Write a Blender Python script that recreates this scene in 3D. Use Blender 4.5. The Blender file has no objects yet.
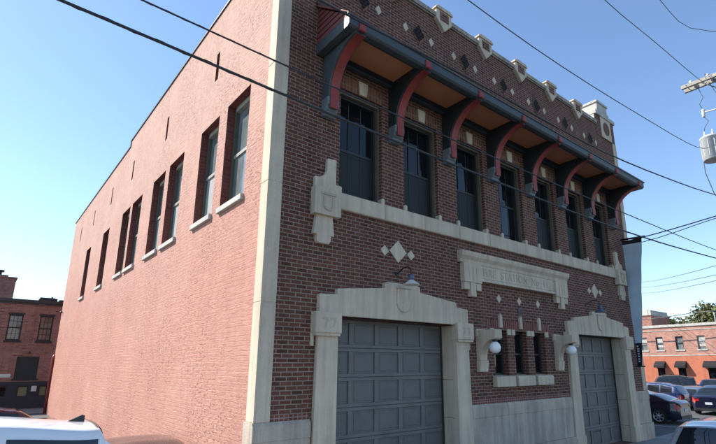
import bpy, bmesh, math, random
import numpy as np
from mathutils import Vector, Matrix
random.seed(7)
R = math.radians
SC = bpy.context.scene
COL = SC.collection
UNIT = 0.85            # one modelling unit in metres; applied to every top-level object at the end

# ------------------------------------------------------------------ node helpers
def new_mat(name):
    m = bpy.data.materials.new(name); m.use_nodes = True
    nt = m.node_tree; b = nt.nodes['Principled BSDF']
    return m, nt, b
def N(nt, t, **kw):
    n = nt.nodes.new(t)
    for k, v in kw.items(): setattr(n, k, v)
    return n
def LK(nt, a, b): nt.links.new(a, b)
def setv(b, **kw):
    names = dict(rough='Roughness', metal='Metallic', spec='Specular IOR Level', ior='IOR', coat='Coat Weight', coatr='Coat Roughness', trans='Transmission Weight', alpha='Alpha')
    for k, v in kw.items(): b.inputs[names[k]].default_value = v
def rgba(c): return (c[0], c[1], c[2], 1)
def noise(nt, vec, scale, detail=4, rough=.55, dist=0.0):
    n = N(nt, 'ShaderNodeTexNoise'); n.inputs['Scale'].default_value = scale; n.inputs['Detail'].default_value = detail
    n.inputs['Roughness'].default_value = rough; n.inputs['Distortion'].default_value = dist
    if vec is not None: LK(nt, vec, n.inputs['Vector'])
    return n.outputs['Fac']
def ramp(nt, fac, stops, interp='LINEAR'):
    n = N(nt, 'ShaderNodeValToRGB'); n.color_ramp.interpolation = interp
    e = n.color_ramp.elements
    while len(e) < len(stops): e.new(.5)
    for i, (p, c) in enumerate(stops):
        e[i].position = p; e[i].color = rgba(c) if not isinstance(c, (int, float)) else (c, c, c, 1)
    LK(nt, fac, n.inputs['Fac']); return n.outputs['Color']
def mix(nt, fac, a, b, mode='MIX'):
    n = N(nt, 'ShaderNodeMix', data_type='RGBA', blend_type=mode)
    for s, v in ((n.inputs[0], fac), (n.inputs[6], a), (n.inputs[7], b)):
        if isinstance(v, (int, float)): s.default_value = v if s.type == 'VALUE' else (v, v, v, 1)
        elif isinstance(v, tuple): s.default_value = rgba(v)
        else: LK(nt, v, s)
    return n.outputs[2]
def math_n(nt, op, a, b=None, c=None):
    n = N(nt, 'ShaderNodeMath', operation=op)
    for i, v in enumerate((a, b, c)):
        if v is None: continue
        if isinstance(v, (int, float)): n.inputs[i].default_value = v
        else: LK(nt, v, n.inputs[i])
    return n.outputs[0]
def bump(nt, b, h, strength=.4, dist=.02):
    n = N(nt, 'ShaderNodeBump'); n.inputs['Strength'].default_value = strength; n.inputs['Distance'].default_value = dist
    LK(nt, h, n.inputs['Height']); LK(nt, n.outputs['Normal'], b.inputs['Normal'])
def objco(nt): return N(nt, 'ShaderNodeTexCoord').outputs['Object']
def wallco(nt, rot=False):
    """wall coordinates: along the wall, up the wall, chosen from the face's own direction"""
    tc = N(nt, 'ShaderNodeTexCoord')
    s = N(nt, 'ShaderNodeSeparateXYZ'); LK(nt, tc.outputs['Object'], s.inputs[0])
    sn = N(nt, 'ShaderNodeSeparateXYZ'); LK(nt, tc.outputs['Normal'], sn.inputs[0])
    ax = math_n(nt, 'ABSOLUTE', sn.outputs['X']); f = math_n(nt, 'GREATER_THAN', ax, .6)
    u = math_n(nt, 'ADD', math_n(nt, 'MULTIPLY', s.outputs['Y'], f), math_n(nt, 'MULTIPLY', s.outputs['X'], math_n(nt, 'SUBTRACT', 1, f)))
    az = math_n(nt, 'ABSOLUTE', sn.outputs['Z']); g = math_n(nt, 'GREATER_THAN', az, .6)
    v = math_n(nt, 'ADD', math_n(nt, 'MULTIPLY', s.outputs['Y'], g), math_n(nt, 'MULTIPLY', s.outputs['Z'], math_n(nt, 'SUBTRACT', 1, g)))
    c = N(nt, 'ShaderNodeCombineXYZ')
    LK(nt, v if rot else u, c.inputs[0]); LK(nt, u if rot else v, c.inputs[1])
    return c.outputs[0], tc.outputs['Object']

def brick_mat(name, c1, c2, c3, mortar, bw=.30, rh=.105, ms=.013, rot=False, bstr=.5, mort_var=.5, stain=.35, offset=.5, streaks=.25):
    m, nt, b = new_mat(name)
    w, o = wallco(nt, rot)
    # a slight waviness keeps the courses from looking ruled
    nw = N(nt, 'ShaderNodeTexNoise'); nw.inputs['Scale'].default_value = 1.3; LK(nt, o, nw.inputs['Vector'])
    vs = N(nt, 'ShaderNodeVectorMath', operation='SCALE'); vs.inputs['Scale'].default_value = .02
    LK(nt, nw.outputs['Color'], vs.inputs[0])
    va = N(nt, 'ShaderNodeVectorMath', operation='ADD'); LK(nt, w, va.inputs[0]); LK(nt, vs.outputs[0], va.inputs[1])
    t = N(nt, 'ShaderNodeTexBrick'); LK(nt, va.outputs[0], t.inputs['Vector'])
    t.offset = offset
    t.inputs['Scale'].default_value = 1; t.inputs['Brick Width'].default_value = bw; t.inputs['Row Height'].default_value = rh
    t.inputs['Mortar Size'].default_value = ms; t.inputs['Mortar Smooth'].default_value = .25; t.inputs['Bias'].default_value = 0
    t.inputs['Color1'].default_value = (0, 0, 0, 1); t.inputs['Color2'].default_value = (1, 1, 1, 1); t.inputs['Mortar'].default_value = (.5, .5, .5, 1)
    col = ramp(nt, t.outputs['Color'], [(0, c1), (.3, c2), (.62, c3), (1, c2)])
    big = noise(nt, o, .55, 5, .6); fine = noise(nt, o, 22, 3, .6)
    col = mix(nt, stain, col, ramp(nt, big, [(.3, .45), (.7, 1.35)]), 'MULTIPLY')
    col = mix(nt, .35, col, ramp(nt, fine, [(.25, .6), (.75, 1.3)]), 'MULTIPLY')
    mo = mix(nt, mort_var, mortar, ramp(nt, noise(nt, o, 2.2, 4), [(.3, tuple(x*.45 for x in mortar)), (.7, mortar)]))
    col = mix(nt, t.outputs['Fac'], col, mo)
    mp = N(nt, 'ShaderNodeMapping'); mp.inputs['Scale'].default_value = (2.6, 2.6, .16); LK(nt, o, mp.inputs['Vector'])
    run = noise(nt, mp.outputs[0], 1.0, 6, .7)
    col = mix(nt, streaks, col, ramp(nt, run, [(.34, .45), (.5, 1.0), (.68, 1.25)]), 'MULTIPLY')
    LK(nt, col, b.inputs['Base Color']); setv(b, rough=.9, spec=.25)
    h = math_n(nt, 'ADD', math_n(nt, 'SUBTRACT', 1, t.outputs['Fac']), math_n(nt, 'MULTIPLY', fine, .35))
    bump(nt, b, h, bstr, .015)
    return m

def stone_mat(name, base, dark, streak=.5, bstr=.25, scale=1.0):
    m, nt, b = new_mat(name); o = objco(nt)
    big = noise(nt, o, .9*scale, 6, .65); fine = noise(nt, o, 45, 3, .6)
    mp = N(nt, 'ShaderNodeMapping'); mp.inputs['Scale'].default_value = (5, 5, .35); LK(nt, o, mp.inputs['Vector'])
    st = noise(nt, mp.outputs[0], 1.2, 5, .65)
    col = mix(nt, ramp(nt, big, [(.35, 0.0), (.75, 1.0)]), base, dark)
    col = mix(nt, streak, col, ramp(nt, st, [(.35, .45), (.6, 1.1)]), 'MULTIPLY')
    col = mix(nt, .3, col, ramp(nt, fine, [(.3, .7), (.7, 1.2)]), 'MULTIPLY')
    LK(nt, col, b.inputs['Base Color']); setv(b, rough=.85, spec=.3)
    bump(nt, b, math_n(nt, 'ADD', fine, math_n(nt, 'MULTIPLY', big, 1.2)), bstr, .02)
    return m

def paint_mat(name, c, rough=.5, var=.25, metal=0, scale=3, bstr=.08, spec=.4, wear=None):
    m, nt, b = new_mat(name); o = objco(nt)
    n1 = noise(nt, o, scale, 6, .65); n2 = noise(nt, o, scale*9, 3, .5)
    col = mix(nt, var, c, ramp(nt, n1, [(.3, tuple(x*.5 for x in c)), (.7, tuple(min(1, x*1.5) for x in c))]))
    if wear: col = mix(nt, ramp(nt, noise(nt, o, scale*2.3, 8, .75), [(.62, 0.0), (.7, 1.0)]), col, wear)
    LK(nt, col, b.inputs['Base Color'])
    LK(nt, ramp(nt, n1, [(.2, max(0, rough-.12)), (.8, min(1, rough+.12))]), b.inputs['Roughness'])
    setv(b, metal=metal, spec=spec)
    if bstr: bump(nt, b, n2, bstr, .01)
    return m
def plain_mat(name, c, rough=.5, metal=0, spec=.5, coat=0):
    m, nt, b = new_mat(name); o = objco(nt)
    n1 = noise(nt, o, 6, 4, .6)
    LK(nt, mix(nt, .2, c, ramp(nt, n1, [(.3, tuple(x*.7 for x in c)), (.7, tuple(min(1, x*1.2) for x in c))])), b.inputs['Base Color'])
    setv(b, rough=rough, metal=metal, spec=spec, coat=coat, coatr=.05); return m
def glass_mat(name, c=(.01, .012, .014), rough=.03, spec=.6, wob=.04):
    m, nt, b = new_mat(name); o = objco(nt)
    n = noise(nt, o, 1.1, 2, .5)
    LK(nt, mix(nt, .5, c, ramp(nt, noise(nt, o, 2, 3), [(.3, tuple(x*.5 for x in c)), (.7, tuple(x*1.5 for x in c))])), b.inputs['Base Color'])
    setv(b, rough=rough, spec=spec); bump(nt, b, n, wob, .05); return m

# ------------------------------------------------------------------ materials
M = {}
M['brick'] = brick_mat('facade brick', (.080, .035, .025), (.118, .047, .033), (.150, .060, .042), (.30, .22, .17), mort_var=.5, streaks=.35, bw=.262, rh=.092, ms=.0115)
M['brick_soldier'] = brick_mat('soldier brick', (.11, .045, .03), (.17, .065, .04), (.24, .10, .055), (.26, .20, .16), bw=.3, rh=.105, rot=True, offset=0)  # orange brick, warmed further by soffit bounce light put into the colour
M['brick_red_soldier'] = brick_mat('red rowlock brick', (.12, .035, .025), (.17, .05, .035), (.21, .07, .05), (.3, .22, .2), bw=.3, rh=.105, rot=True, offset=0)
M['brick_far'] = brick_mat('old red brick', (.25, .092, .07), (.33, .125, .095), (.37, .16, .12), (.33, .26, .21), bw=.32, rh=.11)
M['brick_salmon'] = brick_mat('salmon brick', (.36, .16, .11), (.42, .2, .15), (.48, .24, .18), (.45, .33, .27), bw=.3, rh=.12)
def pink_wall():
    m, nt, b = new_mat('painted common brick'); w, o = wallco(nt)
    nw = N(nt, 'ShaderNodeTexNoise'); nw.inputs['Scale'].default_value = 2.5; nw.inputs['Detail'].default_value = 3; LK(nt, o, nw.inputs['Vector'])
    vs = N(nt, 'ShaderNodeVectorMath', operation='SCALE'); vs.inputs['Scale'].default_value = .05; LK(nt, nw.outputs['Color'], vs.inputs[0])
    va = N(nt, 'ShaderNodeVectorMath', operation='ADD'); LK(nt, w, va.inputs[0]); LK(nt, vs.outputs[0], va.inputs[1])
    t = N(nt, 'ShaderNodeTexBrick'); LK(nt, va.outputs[0], t.inputs['Vector'])
    t.inputs['Scale'].default_value = 1; t.inputs['Brick Width'].default_value = .27; t.inputs['Row Height'].default_value = .105
    t.inputs['Mortar Size'].default_value = .014; t.inputs['Mortar Smooth'].default_value = .5
    t.inputs['Color1'].default_value = (0, 0, 0, 1); t.inputs['Color2'].default_value = (1, 1, 1, 1)
    big = noise(nt, o, .35, 6, .62); mid = noise(nt, o, 3.5, 6, .7); fine = noise(nt, o, 30, 3, .65)
    col = ramp(nt, big, [(.3, (.475, .235, .178)), (.5, (.50, .25, .19)), (.7, (.52, .27, .208))])
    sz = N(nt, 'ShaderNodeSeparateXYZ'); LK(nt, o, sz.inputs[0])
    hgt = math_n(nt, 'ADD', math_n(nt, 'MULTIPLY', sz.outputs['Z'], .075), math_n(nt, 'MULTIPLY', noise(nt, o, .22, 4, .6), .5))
    col = mix(nt, ramp(nt, hgt, [(.6, 0.0), (1.3, .75)]), col, (.52, .34, .27))  # wall turns paler upwards: glare of grazing sun put into the paint colour
    patch_ = N(nt, 'ShaderNodeTexVoronoi', feature='F1'); patch_.inputs['Scale'].default_value = .33; LK(nt, va.outputs[0], patch_.inputs['Vector'])
    sp = N(nt, 'ShaderNodeSeparateColor'); LK(nt, patch_.outputs['Color'], sp.inputs[0])
    col = mix(nt, .07, col, ramp(nt, sp.outputs[0], [(.0, .82), (1, 1.14)]), 'MULTIPLY')
    m2 = N(nt, 'ShaderNodeMapping'); m2.inputs['Scale'].default_value = (2.2, 2.2, .14); LK(nt, o, m2.inputs['Vector'])
    col = mix(nt, .08, col, ramp(nt, noise(nt, m2.outputs[0], 1.1, 6, .7), [(.33, .72), (.5, 1.0), (.7, 1.12)]), 'MULTIPLY')
    col = mix(nt, .6, col, ramp(nt, mid, [(.3, .75), (.7, 1.12)]), 'MULTIPLY')
    # flaked spots where the paint is gone and the face of the brick has eroded
    mp = N(nt, 'ShaderNodeMapping'); mp.inputs['Scale'].default_value = (1, 2.8, 1); LK(nt, w, mp.inputs['Vector'])
    pit = noise(nt, mp.outputs[0], 7.5, 5, .72); area = noise(nt, o, .5, 3, .5)
    pitm = math_n(nt, 'MULTIPLY', ramp(nt, pit, [(.545, 0.0), (.60, 1.0)]), ramp(nt, area, [(.42, 0.04), (.60, 1.0)]))
    col = mix(nt, math_n(nt, 'MULTIPLY', pitm, .75), col, (.20, .075, .055))
    col = mix(nt, math_n(nt, 'MULTIPLY', t.outputs['Fac'], .10), col, (.38, .19, .15))
    LK(nt, col, b.inputs['Base Color']); setv(b, rough=.88, spec=.25)
    h = math_n(nt, 'ADD', math_n(nt, 'MULTIPLY', math_n(nt, 'SUBTRACT', 1, t.outputs['Fac']), .22), math_n(nt, 'ADD', math_n(nt, 'MULTIPLY', fine, .35), math_n(nt, 'MULTIPLY', mid, .8)))
    m3 = N(nt, 'ShaderNodeMapping'); m3.inputs['Scale'].default_value = (1.1, 5.5, 1); LK(nt, va.outputs[0], m3.inputs['Vector'])
    h = math_n(nt, 'ADD', h, math_n(nt, 'MULTIPLY', noise(nt, m3.outputs[0], 2.2, 7, .75, .6), 1.7))
    h = math_n(nt, 'SUBTRACT', h, math_n(nt, 'MULTIPLY', pitm, 1.5))
    bump(nt, b, h, .55, .03); return m
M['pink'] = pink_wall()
M['stone'] = stone_mat('limestone', (.63, .515, .38), (.51, .41, .30), .36)
M['stone_base'] = stone_mat('weathered limestone base', (.52, .435, .34), (.35, .295, .24), .45, .3)
M['stone_dark'] = stone_mat('weathered coping stone', (.46, .41, .34), (.25, .22, .18), .6)
M['stone_cut'] = stone_mat('incised stone', (.52, .43, .32), (.42, .34, .25), .3)
M['sill'] = stone_mat('sill stone', (.52, .50, .45), (.42, .39, .34), .3)
M['canopy'] = paint_mat('slate green paint', (.058, .070, .072), .5, .35, wear=(.11, .12, .12))
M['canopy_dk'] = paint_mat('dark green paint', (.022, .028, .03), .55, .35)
M['redp'] = paint_mat('barn red paint', (.27, .042, .034), .55, .3, wear=(.18, .05, .04))
M['soffit'] = paint_mat('ochre soffit paint', (.50, .19, .088), .7, .2, scale=1.5)
M['cheek'] = paint_mat('oxblood lap siding', (.17, .045, .042), .6, .3)
def tile_mat():
    m, nt, b = new_mat('red roof tile'); w = objco(nt)
    wv = N(nt, 'ShaderNodeTexWave', wave_type='BANDS', bands_direction='X'); wv.inputs['Scale'].default_value = 2.2; wv.inputs['Distortion'].default_value = .3
    LK(nt, w, wv.inputs['Vector'])
    n = noise(nt, w, 4, 5, .6)
    LK(nt, ramp(nt, n, [(.3, (.14, .045, .03)), (.7, (.26, .085, .055))]), b.inputs['Base Color']); setv(b, rough=.8)
    bump(nt, b, wv.outputs['Fac'], .6, .05); return m
M['tile'] = tile_mat()
M['doorp'] = paint_mat('grey door paint', (.15, .14, .13), .55, .45, scale=1.6, bstr=.08, wear=(.20, .19, .175))
M['doorp2'] = paint_mat('grey door panel paint', (.132, .125, .119), .55, .35, scale=1.4, bstr=.05)
M['frame'] = paint_mat('dark bronze frame', (.03, .03, .027), .5, .3)
M['mould'] = paint_mat('tan brick mould', (.15, .125, .09), .6, .3)
M['wglass'] = glass_mat('window glass', (.008, .009, .011), .04, .38, .12)
M['screen'] = paint_mat('insect screen', (.026, .027, .028), .6, .3, scale=1.5, bstr=0, spec=.25)
M['wframe'] = paint_mat('pale olive sash', (.30, .29, .24), .55, .25)
M['olive'] = paint_mat('dark olive sash', (.10, .10, .075), .55, .25)
M['sglass'] = glass_mat('side window glass', (.15, .175, .175), .04, .8, .05)
M['blind'] = plain_mat('drawn blind', (.28, .29, .27), .7)
M['maroon'] = brick_mat('dark red brick reveal', (.13, .042, .036), (.16, .05, .042), (.19, .062, .05), (.2, .09, .075), stain=.2)  # darker red than the wall, on window reveals and slots
M['black'] = plain_mat('black iron', (.012, .012, .014), .5)
M['footp'] = paint_mat('pale slate paint', (.15, .17, .175), .6, .4)
M['slate'] = brick_mat('black glazed header', (.004, .003, .003), (.007, .005, .005), (.012, .009, .008), (.05, .04, .035), bw=.14, rh=.1)
M['roofing'] = paint_mat('flat roofing', (.12, .115, .11), .9, .3)
M['metal_edge'] = paint_mat('dark metal coping', (.05, .045, .042), .45, .3, metal=.3)
M['lampw'] = plain_mat('opal globe', (.82, .82, .80), .15, spec=.5)
M['enamel'] = plain_mat('aged enamel shade', (.60, .58, .52), .4)
M['gblue'] = plain_mat('blue grey enamel', (.07, .10, .16), .35)
M['bannerblue'] = paint_mat('banner cloth', (.46, .57, .63), .8, .2, scale=1.2, bstr=0)
M['bannerdark'] = paint_mat('dark banner cloth', (.012, .014, .02), .8, .1)
M['bannerwhite'] = plain_mat('white print', (.6, .62, .65), .8)
M['leafA'] = None

def asphalt(name, c, spots=.35):
    m, nt, b = new_mat(name); o = objco(nt)
    big = noise(nt, o, .12, 6, .6); mid = noise(nt, o, 1.5, 6, .7); fine = noise(nt, o, 60, 2, .6)
    col = mix(nt, spots, c, ramp(nt, big, [(.3, tuple(x*.55 for x in c)), (.7, tuple(x*1.4 for x in c))]))
    col = mix(nt, .4, col, ramp(nt, mid, [(.35, .7), (.7, 1.2)]), 'MULTIPLY')
    col = mix(nt, .35, col, ramp(nt, fine, [(.3, .6), (.7, 1.35)]), 'MULTIPLY')
    LK(nt, col, b.inputs['Base Color']); setv(b, rough=.9); bump(nt, b, fine, .3, .01); return m
M['asphalt'] = asphalt('asphalt', (.06, .06, .062))
M['lot'] = asphalt('old parking asphalt', (.085, .085, .088))
M['concrete'] = asphalt('pavement concrete', (.25, .25, .245), .25)
M['kerb'] = asphalt('kerb concrete', (.30, .29, .28), .25)
M['line'] = plain_mat('road paint', (.6, .6, .57), .8)
M['yard'] = asphalt('gravel yard', (.30, .25, .19), .3)
M['grass'] = asphalt('dry grass', (.11, .12, .05), .4)

# ------------------------------------------------------------------ mesh builder
class MB:
    def __init__(s): s.v = []; s.f = []; s.m = []; s.sm = []
    def quad(s, a, b, c, d, mi=0, sm=False):
        i = len(s.v); s.v += [a, b, c, d]; s.f.append((i, i+1, i+2, i+3)); s.m.append(mi); s.sm.append(sm); return s
    def face(s, pts, mi=0, sm=False):
        i = len(s.v); s.v += list(pts); s.f.append(tuple(range(i, i+len(pts)))); s.m.append(mi); s.sm.append(sm)
    def box(s, x0, x1, y0, y1, z0, z1, mi=0, skip=''):
        i = len(s.v)
        s.v += [(x0,y0,z0),(x1,y0,z0),(x1,y1,z0),(x0,y1,z0),(x0,y0,z1),(x1,y0,z1),(x1,y1,z1),(x0,y1,z1)]
        for k, q in (('b',(0,3,2,1)),('t',(4,5,6,7)),('f',(0,1,5,4)),('r',(1,2,6,5)),('k',(2,3,7,6)),('l',(3,0,4,7))):
            if k in skip: continue
            s.f.append(tuple(i+a for a in q)); s.m.append(mi); s.sm.append(False)
        return s
    def bbox(s, x0, x1, y0, y1, z0, z1, bv=.02, mi=0):
        """box whose front (towards -y) edges are chamfered"""
        i = len(s.v)
        s.v += [(x0+bv,y0,z0+bv),(x1-bv,y0,z0+bv),(x1-bv,y0,z1-bv),(x0+bv,y0,z1-bv),
                (x0,y0+bv,z0),(x1,y0+bv,z0),(x1,y0+bv,z1),(x0,y0+bv,z1),
                (x0,y1,z0),(x1,y1,z0),(x1,y1,z1),(x0,y1,z1)]
        qs = [(0,1,2,3)] + [(4+k, 4+(k+1)%4, (k+1)%4, k) for k in range(4)] + [(8+k, 8+(k+1)%4, 4+(k+1)%4, 4+k) for k in range(4)] + [(11,10,9,8)]
        for q in qs: s.f.append(tuple(i+a for a in q)); s.m.append(mi); s.sm.append(False)
        return s
    def prism(s, poly, a0, a1, axis='y', mi=0, side_mi=None, bv=0):
        """polygon extruded along an axis; poly is (x,z) for y, (y,z) for x, (x,y) for z"""
        P = {'y': lambda p, a: (p[0], a, p[1]), 'x': lambda p, a: (a, p[0], p[1]), 'z': lambda p, a: (p[0], p[1], a)}[axis]
        n = len(poly); i = len(s.v)
        s.v += [P(p, a0) for p in poly] + [P(p, a1) for p in poly]
        s.f.append(tuple(range(i, i+n))); s.m.append(mi); s.sm.append(False)
        s.f.append(tuple(range(i+2*n-1, i+n-1, -1))); s.m.append(mi); s.sm.append(False)
        sm = mi if side_mi is None else side_mi
        for k in range(n):
            l = (k+1) % n
            s.f.append((i+k, i+n+k, i+n+l, i+l)); s.m.append(sm if not isinstance(sm, (list, tuple)) else sm[k]); s.sm.append(False)
        return s
    def tube(s, pts, r, n=8, mi=0, cap=True):
        pts = [Vector(p) for p in pts]; rs = r if isinstance(r, (list, tuple)) else [r]*len(pts)
        i = len(s.v); prev = None
        for k, p in enumerate(pts):
            d = (pts[min(k+1, len(pts)-1)] - pts[max(k-1, 0)]).normalized()
            if prev is None:
                u = d.cross(Vector((0,0,1)) if abs(d.z) < .9 else Vector((1,0,0))).normalized()
            else: u = (prev - d*prev.dot(d)).normalized()
            prev = u; w = d.cross(u)
            s.v += [tuple(p + (u*math.cos(2*math.pi*j/n) + w*math.sin(2*math.pi*j/n))*rs[k]) for j in range(n)]
        for k in range(len(pts)-1):
            for j in range(n):
                a = i+k*n+j; b = i+k*n+(j+1) % n
                s.f.append((a, b, b+n, a+n)); s.m.append(mi); s.sm.append(True)
        if cap:
            s.f.append(tuple(i+n-1-j for j in range(n))); s.m.append(mi); s.sm.append(False)
            e = i+(len(pts)-1)*n; s.f.append(tuple(e+j for j in range(n))); s.m.append(mi); s.sm.append(False)
        return s
    def lathe(s, prof, c=(0,0,0), n=20, mi=0, axis='z', smooth=True, cap=True):
        i = len(s.v)
        for r, h in prof:
            for j in range(n):
                a = 2*math.pi*j/n
                p = {'z': (r*math.cos(a), r*math.sin(a), h), 'y': (r*math.cos(a), h, r*math.sin(a)), 'x': (h, r*math.cos(a), r*math.sin(a))}[axis]
                s.v.append((p[0]+c[0], p[1]+c[1], p[2]+c[2]))
        for k in range(len(prof)-1):
            for j in range(n):
                a = i+k*n+j; b = i+k*n+(j+1) % n
                s.f.append((a, b, b+n, a+n)); s.m.append(mi); s.sm.append(smooth)
        for k, rev in ((0, True), (len(prof)-1, False)):
            if cap and prof[k][0] > 1e-4:
                q = [i+k*n+j for j in range(n)]
                s.f.append(tuple(reversed(q)) if rev else tuple(q)); s.m.append(mi); s.sm.append(False)
        return s
    def build(s, name, mats, parent=None, loc=(0,0,0), fix=True, bevel=0):
        me = bpy.data.meshes.new(name); me.from_pydata(s.v, [], s.f)
        if not isinstance(mats, (list, tuple)): mats = [mats]
        for m in mats: me.materials.append(M[m] if isinstance(m, str) else m)
        me.polygons.foreach_set('material_index', s.m); me.polygons.foreach_set('use_smooth', s.sm)
        bm = bmesh.new(); bm.from_mesh(me); bmesh.ops.remove_doubles(bm, verts=bm.verts, dist=1e-5)
        if fix: bmesh.ops.recalc_face_normals(bm, faces=bm.faces)
        if bevel:
            ed = [e for e in bm.edges if len(e.link_faces) == 2 and e.calc_face_angle(0) > .5]
            bmesh.ops.bevel(bm, geom=ed, offset=bevel, segments=1, affect='EDGES', clamp_overlap=True)
        bm.to_mesh(me); bm.free(); me.update()
        o = bpy.data.objects.new(name, me); COL.objects.link(o); o.parent = parent; o.location = loc
        return o

def tag(o, label=None, cat=None, group=None, kind=None):
    for k, v in (('label', label), ('category', cat), ('group', group), ('kind', kind)):
        if v: o[k] = v
    return o
def empty(name, loc=(0,0,0), rz=0, **kw):
    o = bpy.data.objects.new(name, None); COL.objects.link(o); o.location = loc; o.rotation_euler = (0, 0, rz)
    o.empty_display_size = .3; return tag(o, **kw)
def kids(o): return [c for c in bpy.data.objects if c.parent == o]
def copy_tree(o, parent=None, **kw):
    c = o.copy(); COL.objects.link(c); c.parent = parent
    for ch in kids(o): copy_tree(ch, c)
    return c

def wall_holes(mb, axis, c, a0, a1, z0, z1, holes, depth, mi=0, rev_mi=0, sgn=1):
    """wall in the plane axis=c with rectangular holes (a0,a1,z0,z1) whose reveals run `depth` inwards (direction sgn)"""
    P = (lambda a, z, d=0: (a, c+sgn*d, z)) if axis == 'y' else (lambda a, z, d=0: (c+sgn*d, a, z))
    A = sorted({a0, a1, *[h[0] for h in holes], *[h[1] for h in holes]}); Zs = sorted({z0, z1, *[h[2] for h in holes], *[h[3] for h in holes]})
    for i in range(len(A)-1):
        for j in range(len(Zs)-1):
            ca, cz = (A[i]+A[i+1])/2, (Zs[j]+Zs[j+1])/2
            if any(h[0] < ca < h[1] and h[2] < cz < h[3] for h in holes): continue
            mb.quad(P(A[i], Zs[j]), P(A[i+1], Zs[j]), P(A[i+1], Zs[j+1]), P(A[i], Zs[j+1]), mi)
    for h in holes:
        d = h[4] if len(h) > 4 else depth
        l, r, b, t = h[:4]
        mb.quad(P(l,b), P(l,b,d), P(l,t,d), P(l,t), rev_mi); mb.quad(P(r,b), P(r,t), P(r,t,d), P(r,b,d), rev_mi)
        mb.quad(P(l,t), P(l,t,d), P(r,t,d), P(r,t), rev_mi); mb.quad(P(l,b), P(r,b), P(r,b,d), P(l,b,d), rev_mi)

# ------------------------------------------------------------------ setting: ground
GZ, RZ = -.5, -.65
def sheet(name, x0, x1, y0, y1, z, mat):
    m = MB(); m.quad((x0,y0,z),(x1,y0,z),(x1,y1,z),(x0,y1,z)); o = m.build(name, mat, fix=False); return tag(o, kind='structure')
KY = -4.5
sheet('ground', -1500, 1500, -1500, 1500, RZ-.02, 'asphalt')
sheet('road', -120, 200, -17.5, KY-.16, RZ, 'asphalt')
m = MB()
for k in range(-14, 30): m.box(k*5, k*5+2.4, -11.08, -10.92, RZ+.004, RZ+.008)
tag(m.build('road_markings', 'line'), kind='structure')
m = MB(); m.box(-14, 120, KY-.16, KY, RZ-.05, GZ); tag(m.build('kerb', 'kerb'), kind='structure')
m = MB(); m.box(-14, 120, KY, -.0, RZ-.05, GZ-.002)
for k in range(-7, 40):                                                   # tooled joints
    m.box(k*1.8-.008, k*1.8+.008, KY, -.03, GZ-.002, GZ+.001, 1)
tag(m.build('pavement', ['concrete', 'asphalt']), kind='structure')
m = MB(); m.box(18.1, 120, 0, 60, RZ-.05, GZ-.004)
tag(m.build('parking_lot', 'lot'), kind='structure')
m = MB()
for x0 in (22.7, 26.6, 36): 
    for k in range(0, 1): m.box(x0, x0+.09, .3, 6.2, GZ, GZ+.003)
tag(m.build('parking_lines', 'line'), kind='structure')
m = MB(); m.box(-30, 0, 0, 33, RZ-.05, RZ+.03); tag(m.build('side_yard', 'lot'), kind='structure')
m = MB(); m.box(-40, 18, 33, 45, RZ-.05, RZ+.04); tag(m.build('rear_yard', 'yard'), kind='structure')
sheet('far_grass', -400, 900, 60.1, 900, RZ-.008, 'grass')
sheet('far_grass_east', 121, 900, -17, 60, RZ-.008, 'grass')

# ------------------------------------------------------------------ the fire station
W, D = 18.1, 32.3
CX = 9.05
B = empty('fire_station', (0, 0, GZ), label='two storey brick fire station with limestone trim, canopy and two garage doors', cat='building')
OFF = (0, 0, -GZ)           # parts are modelled in absolute coordinates
def part(mb, name, mats, parent=None, **kw):
    bevel = kw.pop('bevel', 0); fix = kw.pop('fix', True)
    return mb.build(name, mats, parent or B, OFF if (parent is None or parent == B) else (0,0,0), fix=fix, bevel=bevel)
WC = [CX - .05 + 2.165*(k-3) for k in range(7)]       # window centres
PC = [CX - .05 + 2.165*(k-3.5) for k in range(8)]     # bracket / pier centres
WH = .68
SL = [7.93, 9.0, 10.07]                                # slot window centres
DL, DR = (1.81, 5.80), (12.30, 16.29)
front_holes = [(c-WH, c+WH, 6.57, 9.45, .34) for c in WC] + [(c-.34, c+.34, 2.2, 3.56, .3) for c in SL] + [(DL[0], DL[1], GZ, 3.6, .58), (DR[0], DR[1], GZ, 3.6, .58)]
m = MB(); wall_holes(m, 'y', 0, .3, W-.3, GZ, 13.5, front_holes, .3)
m.box(1.0, 17.1, .5, .52, 6.2, 9.8)
m.quad((.3,.4,13.5),(W-.3,.4,13.5),(W-.3,.4,12.6),(.3,.4,12.6))
part(m, 'front_wall', 'brick', fix=False)
# side wall, painted
SW = [(1.35,2.82),(3.4,4.86),(6.46,8.04),(8.53,10.1),(11.74,13.38),(13.76,15.27),(18.13,19.72),(23.3,24.8)]
SLOT = [4.0, 9.05, 14.3, 18.8, 23.84, 28.6]
side_holes = [(a, b, 6.5, 9.48, .36) for a, b in SW] + [(a-.12, a+.12, 10.9, 11.86, .16) for a in SLOT]
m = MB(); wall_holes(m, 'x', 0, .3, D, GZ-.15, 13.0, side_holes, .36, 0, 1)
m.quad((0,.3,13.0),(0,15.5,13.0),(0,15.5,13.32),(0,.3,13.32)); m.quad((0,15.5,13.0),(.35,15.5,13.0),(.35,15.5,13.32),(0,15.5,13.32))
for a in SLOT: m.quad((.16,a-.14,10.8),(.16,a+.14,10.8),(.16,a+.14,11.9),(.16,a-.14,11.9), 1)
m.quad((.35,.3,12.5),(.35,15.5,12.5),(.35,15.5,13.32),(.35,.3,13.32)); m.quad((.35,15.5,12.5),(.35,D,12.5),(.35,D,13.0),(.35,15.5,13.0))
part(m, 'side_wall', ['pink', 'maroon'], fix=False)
m = MB(); m.box(-.04, .4, .31, 15.5, 13.32, 13.38); m.box(-.04, .4, 15.5, D+.04, 13.0, 13.06)
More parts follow.
